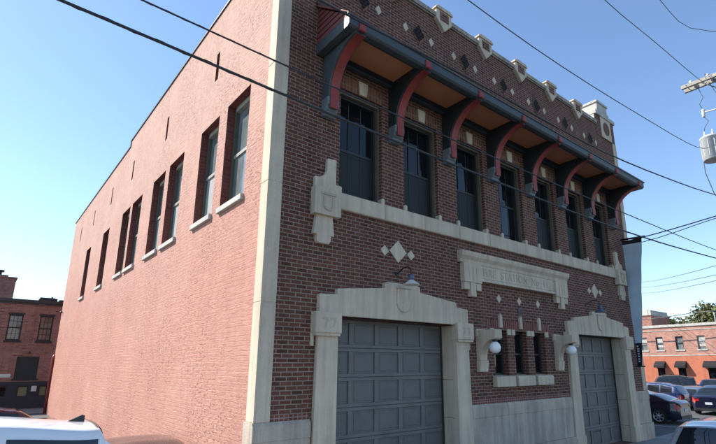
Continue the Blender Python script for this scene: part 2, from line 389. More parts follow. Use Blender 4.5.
m.box(-.04, .4, 15.5, 15.56, 13.062, 13.319)
part(m, 'side_coping', 'metal_edge')
m = MB(); m.quad((W,.3,GZ),(W,D,GZ),(W,D,13.2),(W,.3,13.2)); m.quad((0,D,GZ-.15),(W,D,GZ-.15),(W,D,13.2),(0,D,13.0)); m.quad((W-.35,.3,12.5),(W-.35,D,12.5),(W-.35,D,13.2),(W-.35,.3,13.2))
m.quad((W-.35,.3,13.2),(W,.3,13.2),(W,D,13.2),(W-.35,D,13.2))
part(m, 'rear_wall', 'brick_far', fix=False)
m = MB(); m.quad((.3,.3,12.6),(W-.3,.3,12.6),(W-.3,D-.01,12.5),(.3,D-.01,12.5)); part(m, 'roof', 'roofing')
m = MB(); m.tube([(-.09, D-.15, GZ-.1), (-.09, D-.15, 3.1), (-.02, D-.15, 3.3)], .085, 8); part(m, 'downpipe', 'redp')
# cracks / hook irons below the slots
# corner posts in limestone, built up of blocks
m = MB()
for x0, x1, y0, y1 in ((-.035, .31, -.035, .32), (W-.31, W+.035, -.035, .32)):
    m = MB(); z = 1.43; i = 0
    while z < 13.0:
        h = min(2.35 + .3*((i*7) % 3), 13.0-z)
        m.box(x0, x1, y0, y1, z+.006, z+h-.006); z += h; i += 1
    m.box(x0+.008, x1-.008, y0+.008, y1-.008, 1.43, 13.0)
    part(m, 'corner_post', 'stone', bevel=.008)
# base course
for a, b in ((-.06, 1.22), (6.38, 11.72), (16.87, W+.06)):
    m = MB()
    m.prism([(-.075,1.08),(-.075,1.36),(-.03,1.43),(.05,1.43),(.05,1.08)], a, b, 'x')
    x = a; L = (b-a)/max(1, round((b-a)/1.8))
    while x < b-.01:
        m.box(x+.004, x+L-.004, -.06, .05, .14, 1.075); x += L
    m.box(a, b, -.05, .05, GZ, 1.08); m.box(a-.0, b+.0, -.12, .05, GZ, .135)
    if a < 0: m.box(-.06, .05, .051, .36, GZ-.15, 1.43)
    part(m, 'base_course', 'stone_base')
for a, b in ((.32, 1.2), (6.4, 11.7), (16.9, W-.32)):
    m = MB(); m.box(a, b, -.012, .05, 1.432, 1.545); part(m, 'rowlock_course', 'brick_red_soldier')
# belt course with pegs
m = MB(); x = 1.8
while x < 16.3-.01:
    L = (16.3-1.8)/10; m.bbox(x+.003, x+L-.003, -.09, .35, 6.15, 6.57, .02); x += L
for c in WC:
    for s in (-1, 1): m.prism([(c+s*WH-.055,6.571),(c+s*WH+.055,6.571),(c+s*WH+.055,6.70),(c+s*WH+.03,6.73),(c+s*WH-.03,6.73),(c+s*WH-.055,6.70)], -.06, .1)
part(m, 'belt_course', 'stone')
# belt ends: corbels with finials and pendants
def arc(cx, cz, r, a0, a1, n=8): return [(cx+r*math.cos(R(a0+(a1-a0)*k/n)), cz+r*math.sin(R(a0+(a1-a0)*k/n))) for k in range(n+1)]
for s, x0 in ((1, 1.08), (-1, 17.02)):
    fx = lambda q: [(x0+s*(px-1.08), z) for px, z in q]
    m = MB()
    m.prism(fx([(1.10,6.52),(1.10,6.80),(1.16,6.80)] + arc(1.13,7.10,.30,-85,-8) + [(1.43,7.33),(1.68,7.35),(1.68,6.72),(1.80,6.70),(1.80,6.52)]), -.10, .05)
    m.prism(fx([(1.06,5.88),(1.06,6.54),(1.78,6.54),(1.78,5.88)]), -.20, .05)
    m.prism(fx([(1.17,5.88),(1.10,5.42),(1.19,5.42),(1.19,5.27),(1.24,5.22),(1.52,5.22),(1.57,5.3),(1.57,5.42),(1.66,5.42),(1.60,5.88)]), -.11, .05)
    o = part(m, 'corbel', 'stone', bevel=.012)
    m = MB()
    m.prism(fx([(1.22,6.42),(1.22,6.36),(1.62,6.36),(1.62,6.42)]), -.225, -.19)
    u = arc(1.42,6.12,.14,180,360,8); ui = arc(1.42,6.12,.10,360,180,8)
    m.prism(fx([(1.28,6.33)] + u + [(1.56,6.33),(1.52,6.33)] + ui + [(1.32,6.33)]), -.225, -.19)
    e = m.build('emblem', 'stone_cut', o)
# diamonds beside the doors' axes
def diamond(m, x, z, hx, hz, y=-.02, mi=0): m.prism([(x-hx,z),(x,z-hz),(x+hx,z),(x,z+hz)], y, .03, mi=mi)
for x in (3.74, 14.36):
    for dx, dz, h in ((0, 0, .30), (-.46, -.03, .14), (.46, -.03, .14)):
        m = MB(); diamond(m, x+dx, 5.40+dz, h, h); part(m, 'diamond_ornament', 'stone', bevel=.006)
for x in (7.96, 9.05, 10.14):
    m = MB(); diamond(m, x, 4.53, .12, .14); part(m, 'diamond_ornament', 'stone', bevel=.006)
for c in WC:
    for s in (-1, 1):
        m = MB(); diamond(m, c+s*.55, 12.47, .12, .165); part(m, 'diamond_ornament', 'stone', bevel=.006)
    m = MB()
    diamond(m, c, 12.47, .29, .37, -.03, 1); diamond(m, c-.015, 12.49, .245, .315, -.034, 0)
    part(m, 'dark_diamond', ['slate', 'brick_soldier'])
# sign tablet
m = MB()
m.prism([(-.22,5.74),(-.22,5.80),(.03,5.83),(.03,5.46),(-.10,5.46),(-.12,5.56),(-.20,5.66)], 6.08, 12.08, 'x')
m.bbox(6.20, 11.96, -.10, .03, 5.06, 5.46, .015)
m.prism([(-.10,5.06),(-.15,4.99),(-.15,4.96),(.03,4.96),(.03,5.06)], 6.985, 11.175, 'x')
for a, b in ((6.2, 6.98), (11.18, 11.96)):
    m.box(a-.01, b+.01, -.16, .03, 4.88, 5.455)
    for k, (dx, h) in enumerate(((0, .22), (.27, .42), (.54, .22))):
        m.box(a+dx+.01, a+dx+.24, -.13-.02*(k == 1), .03, 4.88-h, 4.879)
    for k in range(3): m.box(a+.2+k*.17, a+.24+k*.17, -.172, -.159, 4.95, 5.36)
tb = part(m, 'sign_tablet', 'stone', bevel=.008)
cu = bpy.data.curves.new('lettering', 'FONT'); cu.body = 'FIRE  STATION  No  11'; cu.size = .36; cu.extrude = .006; cu.align_x = 'CENTER'; cu.space_character = 1.12
to = bpy.data.objects.new('tmp_text', cu); COL.objects.link(to)
bpy.context.view_layer.update()
me = bpy.data.meshes.new_from_object(to.evaluated_get(bpy.context.evaluated_depsgraph_get())); bpy.data.objects.remove(to)
wx = max(v.co.x for v in me.vertices)-min(v.co.x for v in me.vertices); k = 3.55/wx
me.transform(Matrix.Translation((CX-.12, -.104, 5.14)) @ Matrix.Rotation(R(90), 4, 'X') @ Matrix.Diagonal((k, 1, 1, 1)))
me.materials.clear(); me.materials.append(M['stone_cut']); lo = bpy.data.objects.new('lettering', me); COL.objects.link(lo); lo.parent = tb
# slot windows: pegs, lintel pieces, sills
for i, c in enumerate(SL):
    wn = MB(); wn.box(c-.34, c-.27, .2, .26, 2.2, 3.56); wn.box(c+.27, c+.34, .2, .26, 2.2, 3.56); wn.box(c-.27, c+.27, .2, .26, 2.2, 2.27); wn.box(c-.27, c+.27, .2, .26, 3.48, 3.56); wn.box(c-.27, c+.27, .205, .255, 2.82, 2.88)
    w = part(wn, 'slot_window', 'frame')
    g = MB(); g.quad((c-.27,.24,2.27),(c+.27,.24,2.27),(c+.27,.24,3.48),(c-.27,.24,3.48)); part(g, 'pane', 'wglass', w)
    s_ = MB(); s_.prism([(-.16,1.88),(-.16,2.14),(-.13,2.18),(.2,2.22),(.2,1.88)], c-.465, c+.465, 'x'); part(s_, 'sill', 'stone', w, bevel=.008)
    p = MB(); p.prism([(c-.06,3.63),(c+.06,3.63),(c+.06,3.98),(c,4.07),(c-.06,3.98)], -.08, .03)
    part(p, 'keystone', 'stone', w, bevel=.006)
    for s in (-1, 1): p = MB(); p.box(c+s*.43-.09, c+s*.43+.09, -.05, .03, 3.42, 3.60); part(p, 'lintel_block', 'stone', w, bevel=.006)
m = MB(); m.box(7.3, 10.7, -.012, .03, 3.602, 3.86); part(m, 'soldier_course', 'brick_red_soldier')
m = MB(); m.box(8.92, 9.2, -.02, .03, 4.14, 4.30)
for k in range(4): m.box(8.93, 9.19, -.03, -.018, 4.155+k*.036, 4.175+k*.036)
part(m, 'vent_grille', 'black')
# upper windows
for i, c in enumerate(WC):
    f = MB(); y0 = .22
    f.box(c-WH, c-WH+.11, y0, .40, 6.575, 9.45); f.box(c+WH-.11, c+WH, y0, .40, 6.575, 9.45)
    f.box(c-WH+.11, c+WH-.11, y0, .40, 9.32, 9.45); f.box(c-WH+.11, c+WH-.11, y0, .40, 6.575, 6.68)
    f.box(c-WH+.11, c+WH-.11, .30, .38, 7.87, 7.94)
    f.box(c-WH+.002, c-WH+.05, .12, y0-.001, 6.575, 9.44, 1); f.box(c+WH-.05, c+WH-.002, .12, y0-.001, 6.575, 9.44, 1); f.box(c-WH+.05, c+WH-.05, .12, y0-.001, 9.385, 9.44, 1)
    for k in (-.2, .2): f.box(c+k-.007, c+k+.014, .325, .36, 7.94, 9.32)
    for k in (-.2, .2): f.box(c+k-.007, c+k+.007, .30, .309, 6.74, 7.84)
    f.box(c-WH+.11, c-WH+.15, .29, .309, 6.68, 7.87); f.box(c+WH-.15, c+WH-.11, .29, .309, 6.68, 7.87); f.box(c-WH+.15, c+WH-.15, .29, .309, 6.68, 6.75)
    w = part(f, 'window', ['frame', 'mould'])
    g = MB(); g.quad((c-WH+.11,.35,7.94),(c+WH-.11,.35,7.94),(c+WH-.11,.35,9.32),(c-WH+.11,.35,9.32)); part(g, 'pane', 'wglass', w)
    g = MB(); g.quad((c-WH+.11,.31,6.68),(c+WH-.11,.31,6.68),(c+WH-.11,.31,7.86),(c-WH+.11,.31,7.86))
    if i == 3: part(g, 'pane', 'wglass', w)
    else: part(g, 'screen', 'screen', w)
    h = MB(); h.box(c-WH-.02, c+WH+.02, -.02, .1, 9.452, 9.80); part(h, 'soldier_course', 'brick_soldier', w)
    h = MB(); h.prism([(c-.12,9.453),(c+.12,9.453),(c+.155,9.84),(c-.155,9.84)], -.07, .1); part(h, 'keystone', 'stone', w, bevel=.008)
# side windows
for i, (a, b) in enumerate(SW):
    f = MB(); t = .09
    f.box(.22, .34, a, a+t, 6.5, 9.48); f.box(.22, .34, b-t, b, 6.5, 9.48); f.box(.2, .34, a+t, b-t, 9.34, 9.48, 1); f.box(.22, .34, a+t, b-t, 6.5, 6.6)
    f.box(.24, .33, a+t, b-t, 7.95, 8.04, 1)
    w = part(f, 'side_window', ['olive', 'wframe'])  # pale head and rail carry painted sunlight; jambs stay dark olive
    g = MB(); g.quad((.31,a+t,8.04),(.31,b-t,8.04),(.31,b-t,9.34),(.31,a+t,9.34)); part(g, 'pane', 'sglass', w)
    g = MB(); g.quad((.28,a+t,6.6),(.28,b-t,6.6),(.28,b-t,7.95),(.28,a+t,7.95)); part(g, 'lower_pane', 'sglass' if i < 1 else 'blind', w)
    s_ = MB(); s_.prism([(-.085,6.34),(-.085,6.47),(.25,6.51),(.25,6.34)], a-.06, b+.03, 'y' if False else 'x') if False else s_.box(-.085, .24, a-.05, b+.02, 6.35, 6.502)
    part(s_, 'sill', 'sill', w, bevel=.01)
# garage doors
def garage(x0, x1, zt=3.6):
    d = MB(); y = .46; nx, nz = 5, 6; pw = (x1-x0)/nx; ph = (zt-GZ)/nz; st = .085
    d.quad((x0,y+.035,GZ),(x1,y+.035,GZ),(x1,y+.035,zt),(x0,y+.035,zt), 1)
    for j in range(nz):
        z0, z1 = GZ+j*ph, GZ+(j+1)*ph
        d.bbox(x0, x1, y, y+.034, z0+.006, z0+st, .006); d.bbox(x0, x1, y, y+.034, z1-st, z1-.006, .006)
        for k in range(nx+1):
            c = x0+k*pw; a, b = max(x0, c-st*.75), min(x1, c+st*.75); d.bbox(a, b, y+.001, y+.034, z0+st, z1-st, .005)
        for k in range(nx):
            a, b = x0+k*pw+.12, x0+(k+1)*pw-.12; d.bbox(a, b, y+.024, y+.034, z0+.13, z1-.13, .01, 1)
    o = part(d, 'garage_door', ['doorp', 'doorp2'])
    h = MB(); cx = (x0+x1)/2; h.tube([(cx-.12,y,.05),(cx-.12,y-.05,.05),(cx+.12,y-.05,.05),(cx+.12,y,.05)], .012, 6); part(h, 'handle', 'black', o)
    for a in (x0+.026, x1-.076):
        t = MB(); t.box(a, a+.05, y-.03, y-.002, GZ, zt); part(t, 'door_stop', 'frame', o)
    return o
garage(*DL); garage(*DR)
# door surrounds
def surround(x0, x1):
    cx = (x0+x1)/2; L = lambda a: a-1.81+x0; R_ = lambda a: x1-(a-1.81)
    m = MB()
    left = [(1.31,3.60),(1.31,4.06),(1.78,4.09),(1.78,4.22),(3.20,4.37),(3.20,4.51),(3.30,4.54)]
    m.prism([(L(a), z) for a, z in left] + [(R_(a), z) for a, z in reversed(left)], -.13, .05)
    m.box(x0, x1, -.10, .10, 3.6, 3.9)
    o = part(m, 'door_surround', 'stone', bevel=.015)
    for f, s in ((L, 1), (R_, -1)):
        p = MB(); e = lambda a: f(a)
        X = lambda a0, a1: (min(f(a0), f(a1)), max(f(a0), f(a1)))
        q = [(f(1.832),GZ+.6),(f(1.24),GZ+.6),(f(1.31),3.2),(f(1.832),3.2)]
        p.prism(q, -.11, .06)
        a, b = X(1.19, 1.845); p.bbox(a, b, -.16, .06, GZ, .11, .03)
        a, b = X(1.17, 1.24); p.box(a, b, -.05, .05, 2.92, 3.2)
        a, b = sorted((f(1.812), f(1.812)-s*.0)); 
        # reveal lining of the opening, in coursed stone
        zz = GZ
        for h in (.62, 1.0, 1.0, 1.48):
            a, b = sorted((f(1.811), f(1.80))); zz2 = min(zz+h, 3.595)
            p.box(min(f(1.79), f(1.825)), max(f(1.79), f(1.825)), .061, .455, zz+.004, zz2-.004); zz = zz2
        part(p, 'pilaster', 'stone', o, bevel=.008)
        c = MB(); a, b = X(1.18, 1.86); c.bbox(a, b, -.22, .06, 3.2, 3.66, .015)
        c.box(a+.02, b-.02, -.19, .05, 3.14, 3.199)
        part(c, 'cap_block', 'stone', o)
        n = MB(); zc = 3.43
        for k in (0, 1):
            u = a+.16+k*.21
            n.prism([(u,3.54),(u+.15,3.54),(u+.15,3.47),(u+.10,3.33),(u+.06,3.33),(u+.10,3.49),(u,3.49)], -.226, -.215)
        part(n, 'incised_mark', 'stone_cut', o)
    s_ = MB(); sh = [(cx-.22,4.40),(cx+.22,4.40),(cx+.24,4.02)] + arc(cx, 4.02, .22, 0, -180, 10)[1:-1] + [(cx-.24,4.02)]
    s_.prism(sh, -.17, -.12); s_.prism([(cx-.27,4.44),(cx-.27,4.40),(cx+.27,4.40),(cx+.27,4.44)], -.18, -.12)
    part(s_, 'shield', 'stone', o, bevel=.02)
    return o
surround(*DL); surround(*DR)
# lamp brackets in limestone with globe lamps
for x in (6.92, 11.12):
    m = MB(); hw = .16
    prof = [(.03,3.50),(-.70,3.50),(-.70,3.26),(-.64,3.22)] + [(-.14-.45*(1-math.cos(R(t))), 2.70+.52*math.sin(R(t))) for t in range(90, -1, -10)] + [(-.14,2.64),(.03,2.64)]
    m.prism(prof, x-hw, x+hw, 'x'); m.box(x-hw-.05, x+hw+.05, -.08, .03, 3.32, 3.54)
    m.prism([(.03,2.639),(-.17,2.639),(-.13,2.32),(.03,2.32)], x-hw-.02, x+hw+.02, 'x')
    o = part(m, 'lamp_bracket', 'stone', bevel=.01)
    g = MB(); g.lathe([(.001,2.83),(.08,2.845),(.14,2.9),(.165,2.99),(.14,3.08),(.08,3.145),(.06,3.155)], (x,-.55,0), 20); part(g, 'globe', 'lampw', o)
    g = MB(); g.lathe([(.06,3.15),(.07,3.165),(.07,3.23),(.04,3.24)], (x,-.55,0), 14); part(g, 'globe_holder', 'black', o)
# gooseneck lamps
for x, shade in ((3.70, 'enamel'), (13.55, 'gblue')):
    m = MB(); m.tube([(x,0,4.80),(x,-.10,4.84),(x,-.26,4.93),(x,-.42,4.93),(x,-.52,4.84),(x,-.54,4.70)], .016, 8); m.lathe([(.06,-.03),(.06,0)], (x,0,4.80), 12, axis='y')
    o = part(m, 'gooseneck_lamp', 'black')
    g = MB(); g.lathe([(.05,4.59),(.07,4.58),(.08,4.55),(.18,4.485),(.22,4.45),(.212,4.45),(.07,4.52),(.03,4.56)], (x,-.54,0), 20); part(g, 'lamp_shade', shade, o)
    g = MB(); g.lathe([(.045,4.72),(.07,4.70),(.075,4.57),(.05,4.56)], (x,-.54,0), 14); part(g, 'lamp_cap', 'gblue', o)
# canopy
CA, CB, CYF, CZ0, CZ1 = 1.05, 17.08, -1.42, 10.06, 10.35
cb = MB()
cb.prism([(CYF,CZ0+.06),(CYF,CZ1),(CYF+.22,CZ1),(CYF+.22,CZ0),(CYF+.06,CZ0)], CA, CB, 'x')
cb.prism([(CA,CZ0),(CA,CZ1),(CA+.2,CZ1),(CA+.2,CZ0)], CYF+.221, -.003); cb.prism([(CB-.2,CZ0),(CB-.2,CZ1),(CB,CZ1),(CB,CZ0)], CYF+.221, -.003)
cb.box(CA+.2, CB-.2, -.16, -.003, CZ0, CZ1-.1)
can = part(cb, 'canopy', 'canopy', bevel=.012)
gt = MB(); gt.prism([(CYF-.03,CZ1-.03),(CYF-.035,CZ1-.002),(CYF-.003,CZ1-.002),(CYF-.003,CZ1-.04)], CA-.06, CB+.06, 'x'); part(gt, 'gutter', 'canopy', can)
rf = MB(); z1 = 11.46
rf.prism([(CYF-.02,CZ1+.002),(CYF-.02,CZ1+.035),(-.002,z1+.06),(-.002,z1)], CA-.05, CB+.05, 'x'); part(rf, 'canopy_roof', 'tile', can)
fl = MB(); fl.box(CA-.05, CB+.05, -.05, .02, z1+.061, z1+.13); part(fl, 'flashing', 'metal_edge', can)
for xa, s in ((CA+.04, 1), (CB-.04, -1)):
    ck = MB(); zz = CZ1; n = 7; h = (z1-CZ1)/n
    for k in range(n):
        yf = CYF+.04 + (0-CYF)*((k)/n); yf2 = CYF+.04+(0-CYF)*((k+1)/n)
        z0_, z1_ = CZ1+k*h, CZ1+(k+1)*h
        a, b = (xa-.03*s, xa+.02*s)
        i0 = [(xa-.035*s, yf, z0_+.002), (xa-.035*s, -.003, z0_+.002), (xa-.01*s, -.003, z1_), (xa-.01*s, min(yf2, -.003), z1_)]
        ck.face(i0); ck.quad((xa-.035*s,yf,z0_+.002),(xa-.035*s,-.003,z0_+.002),(xa+.02*s,-.003,z0_+.002),(xa+.02*s,yf,z0_+.002))
    part(ck, 'cheek', 'cheek', can, fix=False)
for k in range(7):
    a, b = PC[k]+.16, PC[k+1]-.16
    sf = MB(); sf.box(a, b, CYF+.23, -.161, CZ0+.13, CZ0+.16); part(sf, 'soffit_panel', 'soffit', can)
    for q in ((CYF+.221, CYF+.28), (-.22, -.161)):
        tr = MB(); tr.box(a, b, *q, CZ0+.03, CZ0+.129); part(tr, 'soffit_trim', 'canopy_dk', can)
def bracket_prof():
    cy, cz, ry, rz = CYF+.06, 8.98, (-CYF-.06)-.30, CZ0-.05-8.98
    cur = [(cy+ry*math.cos(R(t)), cz+rz*math.sin(R(t))) for t in range(0, 91, 6)]   # from wall side up and out to the tip
    return cur
cur = bracket_prof()
for k, c in enumerate(PC):
    hw = .155
    prof = [(-.003,8.86)] + [(-.34,8.86)] + [(y, z) for y, z in cur] + [(CYF+.225,CZ0-.03),(CYF+.225,CZ0+.12),(-.003,CZ0+.12)]
    prof = [(-.003,8.86),(-.30,8.86)] + cur + [(CYF+.06,CZ0-.002),(CYF+.222,CZ0-.002),(CYF+.222,CZ0+.15),(-.003,CZ0+.15)]
    b_ = MB(); b_.prism(prof, c-hw, c+hw, 'x'); br = part(b_, 'bracket', 'canopy' if k == 0 else 'canopy_dk', can)  # first bracket lighter: skylight on its side put into the colour
    st_ = MB(); pts = [(-.315,8.80)] + [(y-.012, z-.014) for y, z in cur]
    for i in range(len(pts)-1):
        (ya, za), (yb, zb) = pts[i], pts[i+1]
        st_.quad((c-.105,ya,za),(c+.135,ya,za),(c+.135,yb,zb),(c-.105,yb,zb))
        for xx in (c-.105, c+.135): st_.quad((xx,ya,za),(xx,yb,zb),(xx,yb+.02,zb+.02),(xx,ya+.02,za+.02))
    st_.box(c-.11, c+.11, -.335, -.301, 8.56, 8.80)
    st_.bbox(c-.10, c+.10, CYF-.05, CYF-.001, CZ0-.02, CZ1-.10, .02)
    part(st_, 'red_stripe', 'redp', can, fix=False)
    ft = MB(); ft.prism([(-.003,8.859),(-.30,8.859),(-.30,8.66),(-.25,8.62),(-.25,8.54),(-.19,8.50),(-.19,8.44),(-.13,8.40),(-.003,8.40)], c-hw-.015, c+hw+.015, 'x'); part(ft, 'bracket_foot', 'footp', can, bevel=.012)
# parapet: coping, shields, corner piers
m = MB(); x = 1.85
while x < 16.2:
    L = (16.25-1.85)/9; m.prism([(-.09,13.52),(-.09,13.68),(-.03,13.74),(.42,13.74),(.42,13.52)], x+.004, x+L-.004, 'x'); x += L
    if x > 16.2: break
m.box(1.85, 16.25, -.05, .4, 13.48, 13.52)
part(m, 'parapet_coping', 'stone_dark', bevel=.008)
for c in PC[1:-1]:
    m = MB()
    m.prism([(c-.36,13.44),(c,13.06),(c+.36,13.44),(c+.36,13.80),(c-.36,13.80)], -.13, .46)
    m.prism([(c-.40,13.80),(c+.40,13.80),(c+.40,13.86),(c+.3,13.93),(c-.3,13.93),(c-.40,13.86)], -.17, .5)
    o = part(m, 'parapet_shield', 'stone', bevel=.01)
    m = MB(); m.box(c-.2, c+.2, -.142, -.12, 13.42, 13.74); part(m, 'dark_inset', 'brick', o)
for x0, x1, px in ((0, 1.85, .92), (16.25, W, 17.18)):
    m = MB(); m.box(x0+.001, x1-.001, -.02, .9, 12.98, 14.05); o = part(m, 'corner_pier', 'brick')
    s_ = MB(); s_.box(x0-.05, x1+.05, -.1, 1.0, 14.05, 14.24); s_.box(x0+.2, x1-.45 if px > 9 else x1-.2, -.06, .96, 14.24, 14.42)
    a = x0+.1 if px > 9 else x0+.35
    s_.box(a+.15, a+1.15, -.06, .96, 14.42, 14.74); s_.box(a+.1, a+1.2, -.1, 1.0, 14.74, 14.86)
    s_.box(x0-.03, x0-.003, .0, .98, 13.75, 14.05) if px > 9 else None
    for yy in (1.02, 1.55, 2.1):
        s_.box(x0+.02, x1-.02, yy, yy+.42, 13.75, 14.42-.0)
    s_.box(x0+.02, x1-.02, 1.0, 2.52, 13.0, 13.75)
    part(s_, 'pier_cap', 'sill', o, bevel=.012)
    t = MB(); ring = [(px+.30*math.cos(R(k)), 13.52+.34*math.sin(R(k))) for k in range(0, 360, 15)]
    t.box(px-.5, px+.5, -.07, -.021, 12.98, 14.04); part(t, 'medallion', 'stone', o, bevel=.01)
    t = MB(); t.prism(ring, -.085, -.06); t2 = part(t, 'medallion_disc', 'brick', o)
# small black wall sensor at the rear corner
m = MB(); m.lathe([(.08,0),(.08,.1)], (-.1, 31.6, 6.2), 8); part(m, 'wall_light', 'black')

# ------------------------------------------------------------------ banner
bn = empty('street_banner', (17.42, 0, GZ), label='tall pale blue banner with a black foot at the right corner of the station', cat='banner')
def bpart(mb, n, mt): return mb.build(n, mt, bn, (-17.42, 0, -GZ))
m = MB(); zt, zb = 7.98, 2.45; n = 24
def bw(z): return -.06, -.24-(z-2.45)/(7.98-2.45)*.66
def bx(y, z): return 17.42+.03*math.sin(z*2.1+y*3)+.015*math.sin(z*5.3)
zs = [3.42+(7.78-3.42)*k/n for k in range(n+1)]
def cloth(z0, z1, k, mi):
    mb = MB(); nn = max(2, k); 
    for i in range(nn):
        za, zb_ = z0+(z1-z0)*i/nn, z0+(z1-z0)*(i+1)/nn
        for j in range(6):
            f0, f1 = j/6, (j+1)/6
            P = lambda f, z, d: (bx(bw(z)[0]+(bw(z)[1]-bw(z)[0])*f, z)+d, bw(z)[0]+(bw(z)[1]-bw(z)[0])*f, z)
            for d in (-.006, .006): mb.quad(P(f0,za,d),P(f1,za,d),P(f1,zb_,d),P(f0,zb_,d), 0, True)
    return mb
bpart(cloth(3.42, 7.74, 24, 0), 'banner_cloth', 'bannerblue'); bpart(cloth(2.45, 3.42, 6, 0), 'banner_foot', 'bannerdark'); bpart(cloth(7.80, 7.98, 2, 0), 'banner_head', 'bannerdark'); bpart(cloth(7.74, 7.80, 1, 0), 'banner_stripe', 'bannerwhite')
for q, r_ in (([(17.42,0,8.06),(17.42,-1.05,8.02)], .045), ([(17.42,0,2.45),(17.42,-.36,2.44)], .03)):
    m = MB(); m.tube(q, r_, 8); bpart(m, 'banner_arm', 'black')
m = MB()
for k in range(7):
    z = 2.62+k*.1; y = -.17; m.box(17.405, 17.407, y-.045, y+.03*((k*5) % 3-1)+.03, z, z+.055)
    m.v = m.v
m2 = MB()
for k in range(7):
    z = 2.62+k*.105; xk = bx(-.17, z)-.0085; m2.box(xk-.001, xk, -.2-.012*(k % 3), -.13, z, z+.06-.012*(k % 2))
bpart(m2, 'banner_print', 'bannerwhite')

# ------------------------------------------------------------------ cars
def smooth_keys(keys, t):
    ts = [k[0] for k in keys]; vs = [k[1] for k in keys]
    if t <= ts[0]: return vs[0]
    for i in range(len(ts)-1):
        if t <= ts[i+1]:
            a = (t-ts[i])/(ts[i+1]-ts[i]); a = a*a*(3-2*a) if True else a
            return vs[i]+(vs[i+1]-vs[i])*a
    return vs[-1]
STY = {   # belt and roof heights against length (0 = tail, 1 = nose), as shares of the height
 'sedan': dict(belt=[(0,.60),(.05,.66),(.3,.62),(.62,.60),(.75,.60),(.93,.50),(1,.42)], roof=[(.10,.60),(.30,.93),(.42,1.0),(.55,.97),(.74,.60)], side=[(.27,.42),(.435,.60)], back=(.125,.285), front=(.57,.72), L=5.4, W=2.1, H=1.72),
 'coupe': dict(belt=[(0,.60),(.05,.68),(.3,.63),(.62,.60),(.75,.60),(.93,.50),(1,.42)], roof=[(.03,.64),(.26,.88),(.45,1.0),(.56,.97),(.75,.60)], side=[(.25,.44),(.455,.62)], back=(.07,.24), front=(.58,.73), L=5.3, W=2.1, H=1.68),
 'hatch': dict(belt=[(0,.56),(.04,.62),(.3,.60),(.62,.57),(.76,.57),(.93,.48),(1,.40)], roof=[(.015,.60),(.12,.90),(.3,.99),(.45,1.0),(.56,.97),(.78,.57)], side=[(.13,.28),(.295,.45),(.465,.63)], back=(.02,.10), front=(.59,.76), L=4.9, W=2.05, H=1.85),
 'suv': dict(belt=[(0,.55),(.03,.60),(.3,.58),(.62,.57),(.74,.57),(.93,.52),(1,.42)], roof=[(.01,.60),(.055,.94),(.3,1.0),(.5,1.0),(.6,.97),(.76,.58)], side=[(.06,.25),(.27,.44),(.46,.64)], back=(.015,.06), front=(.62,.745), L=5.5, W=2.2, H=2.1),
}
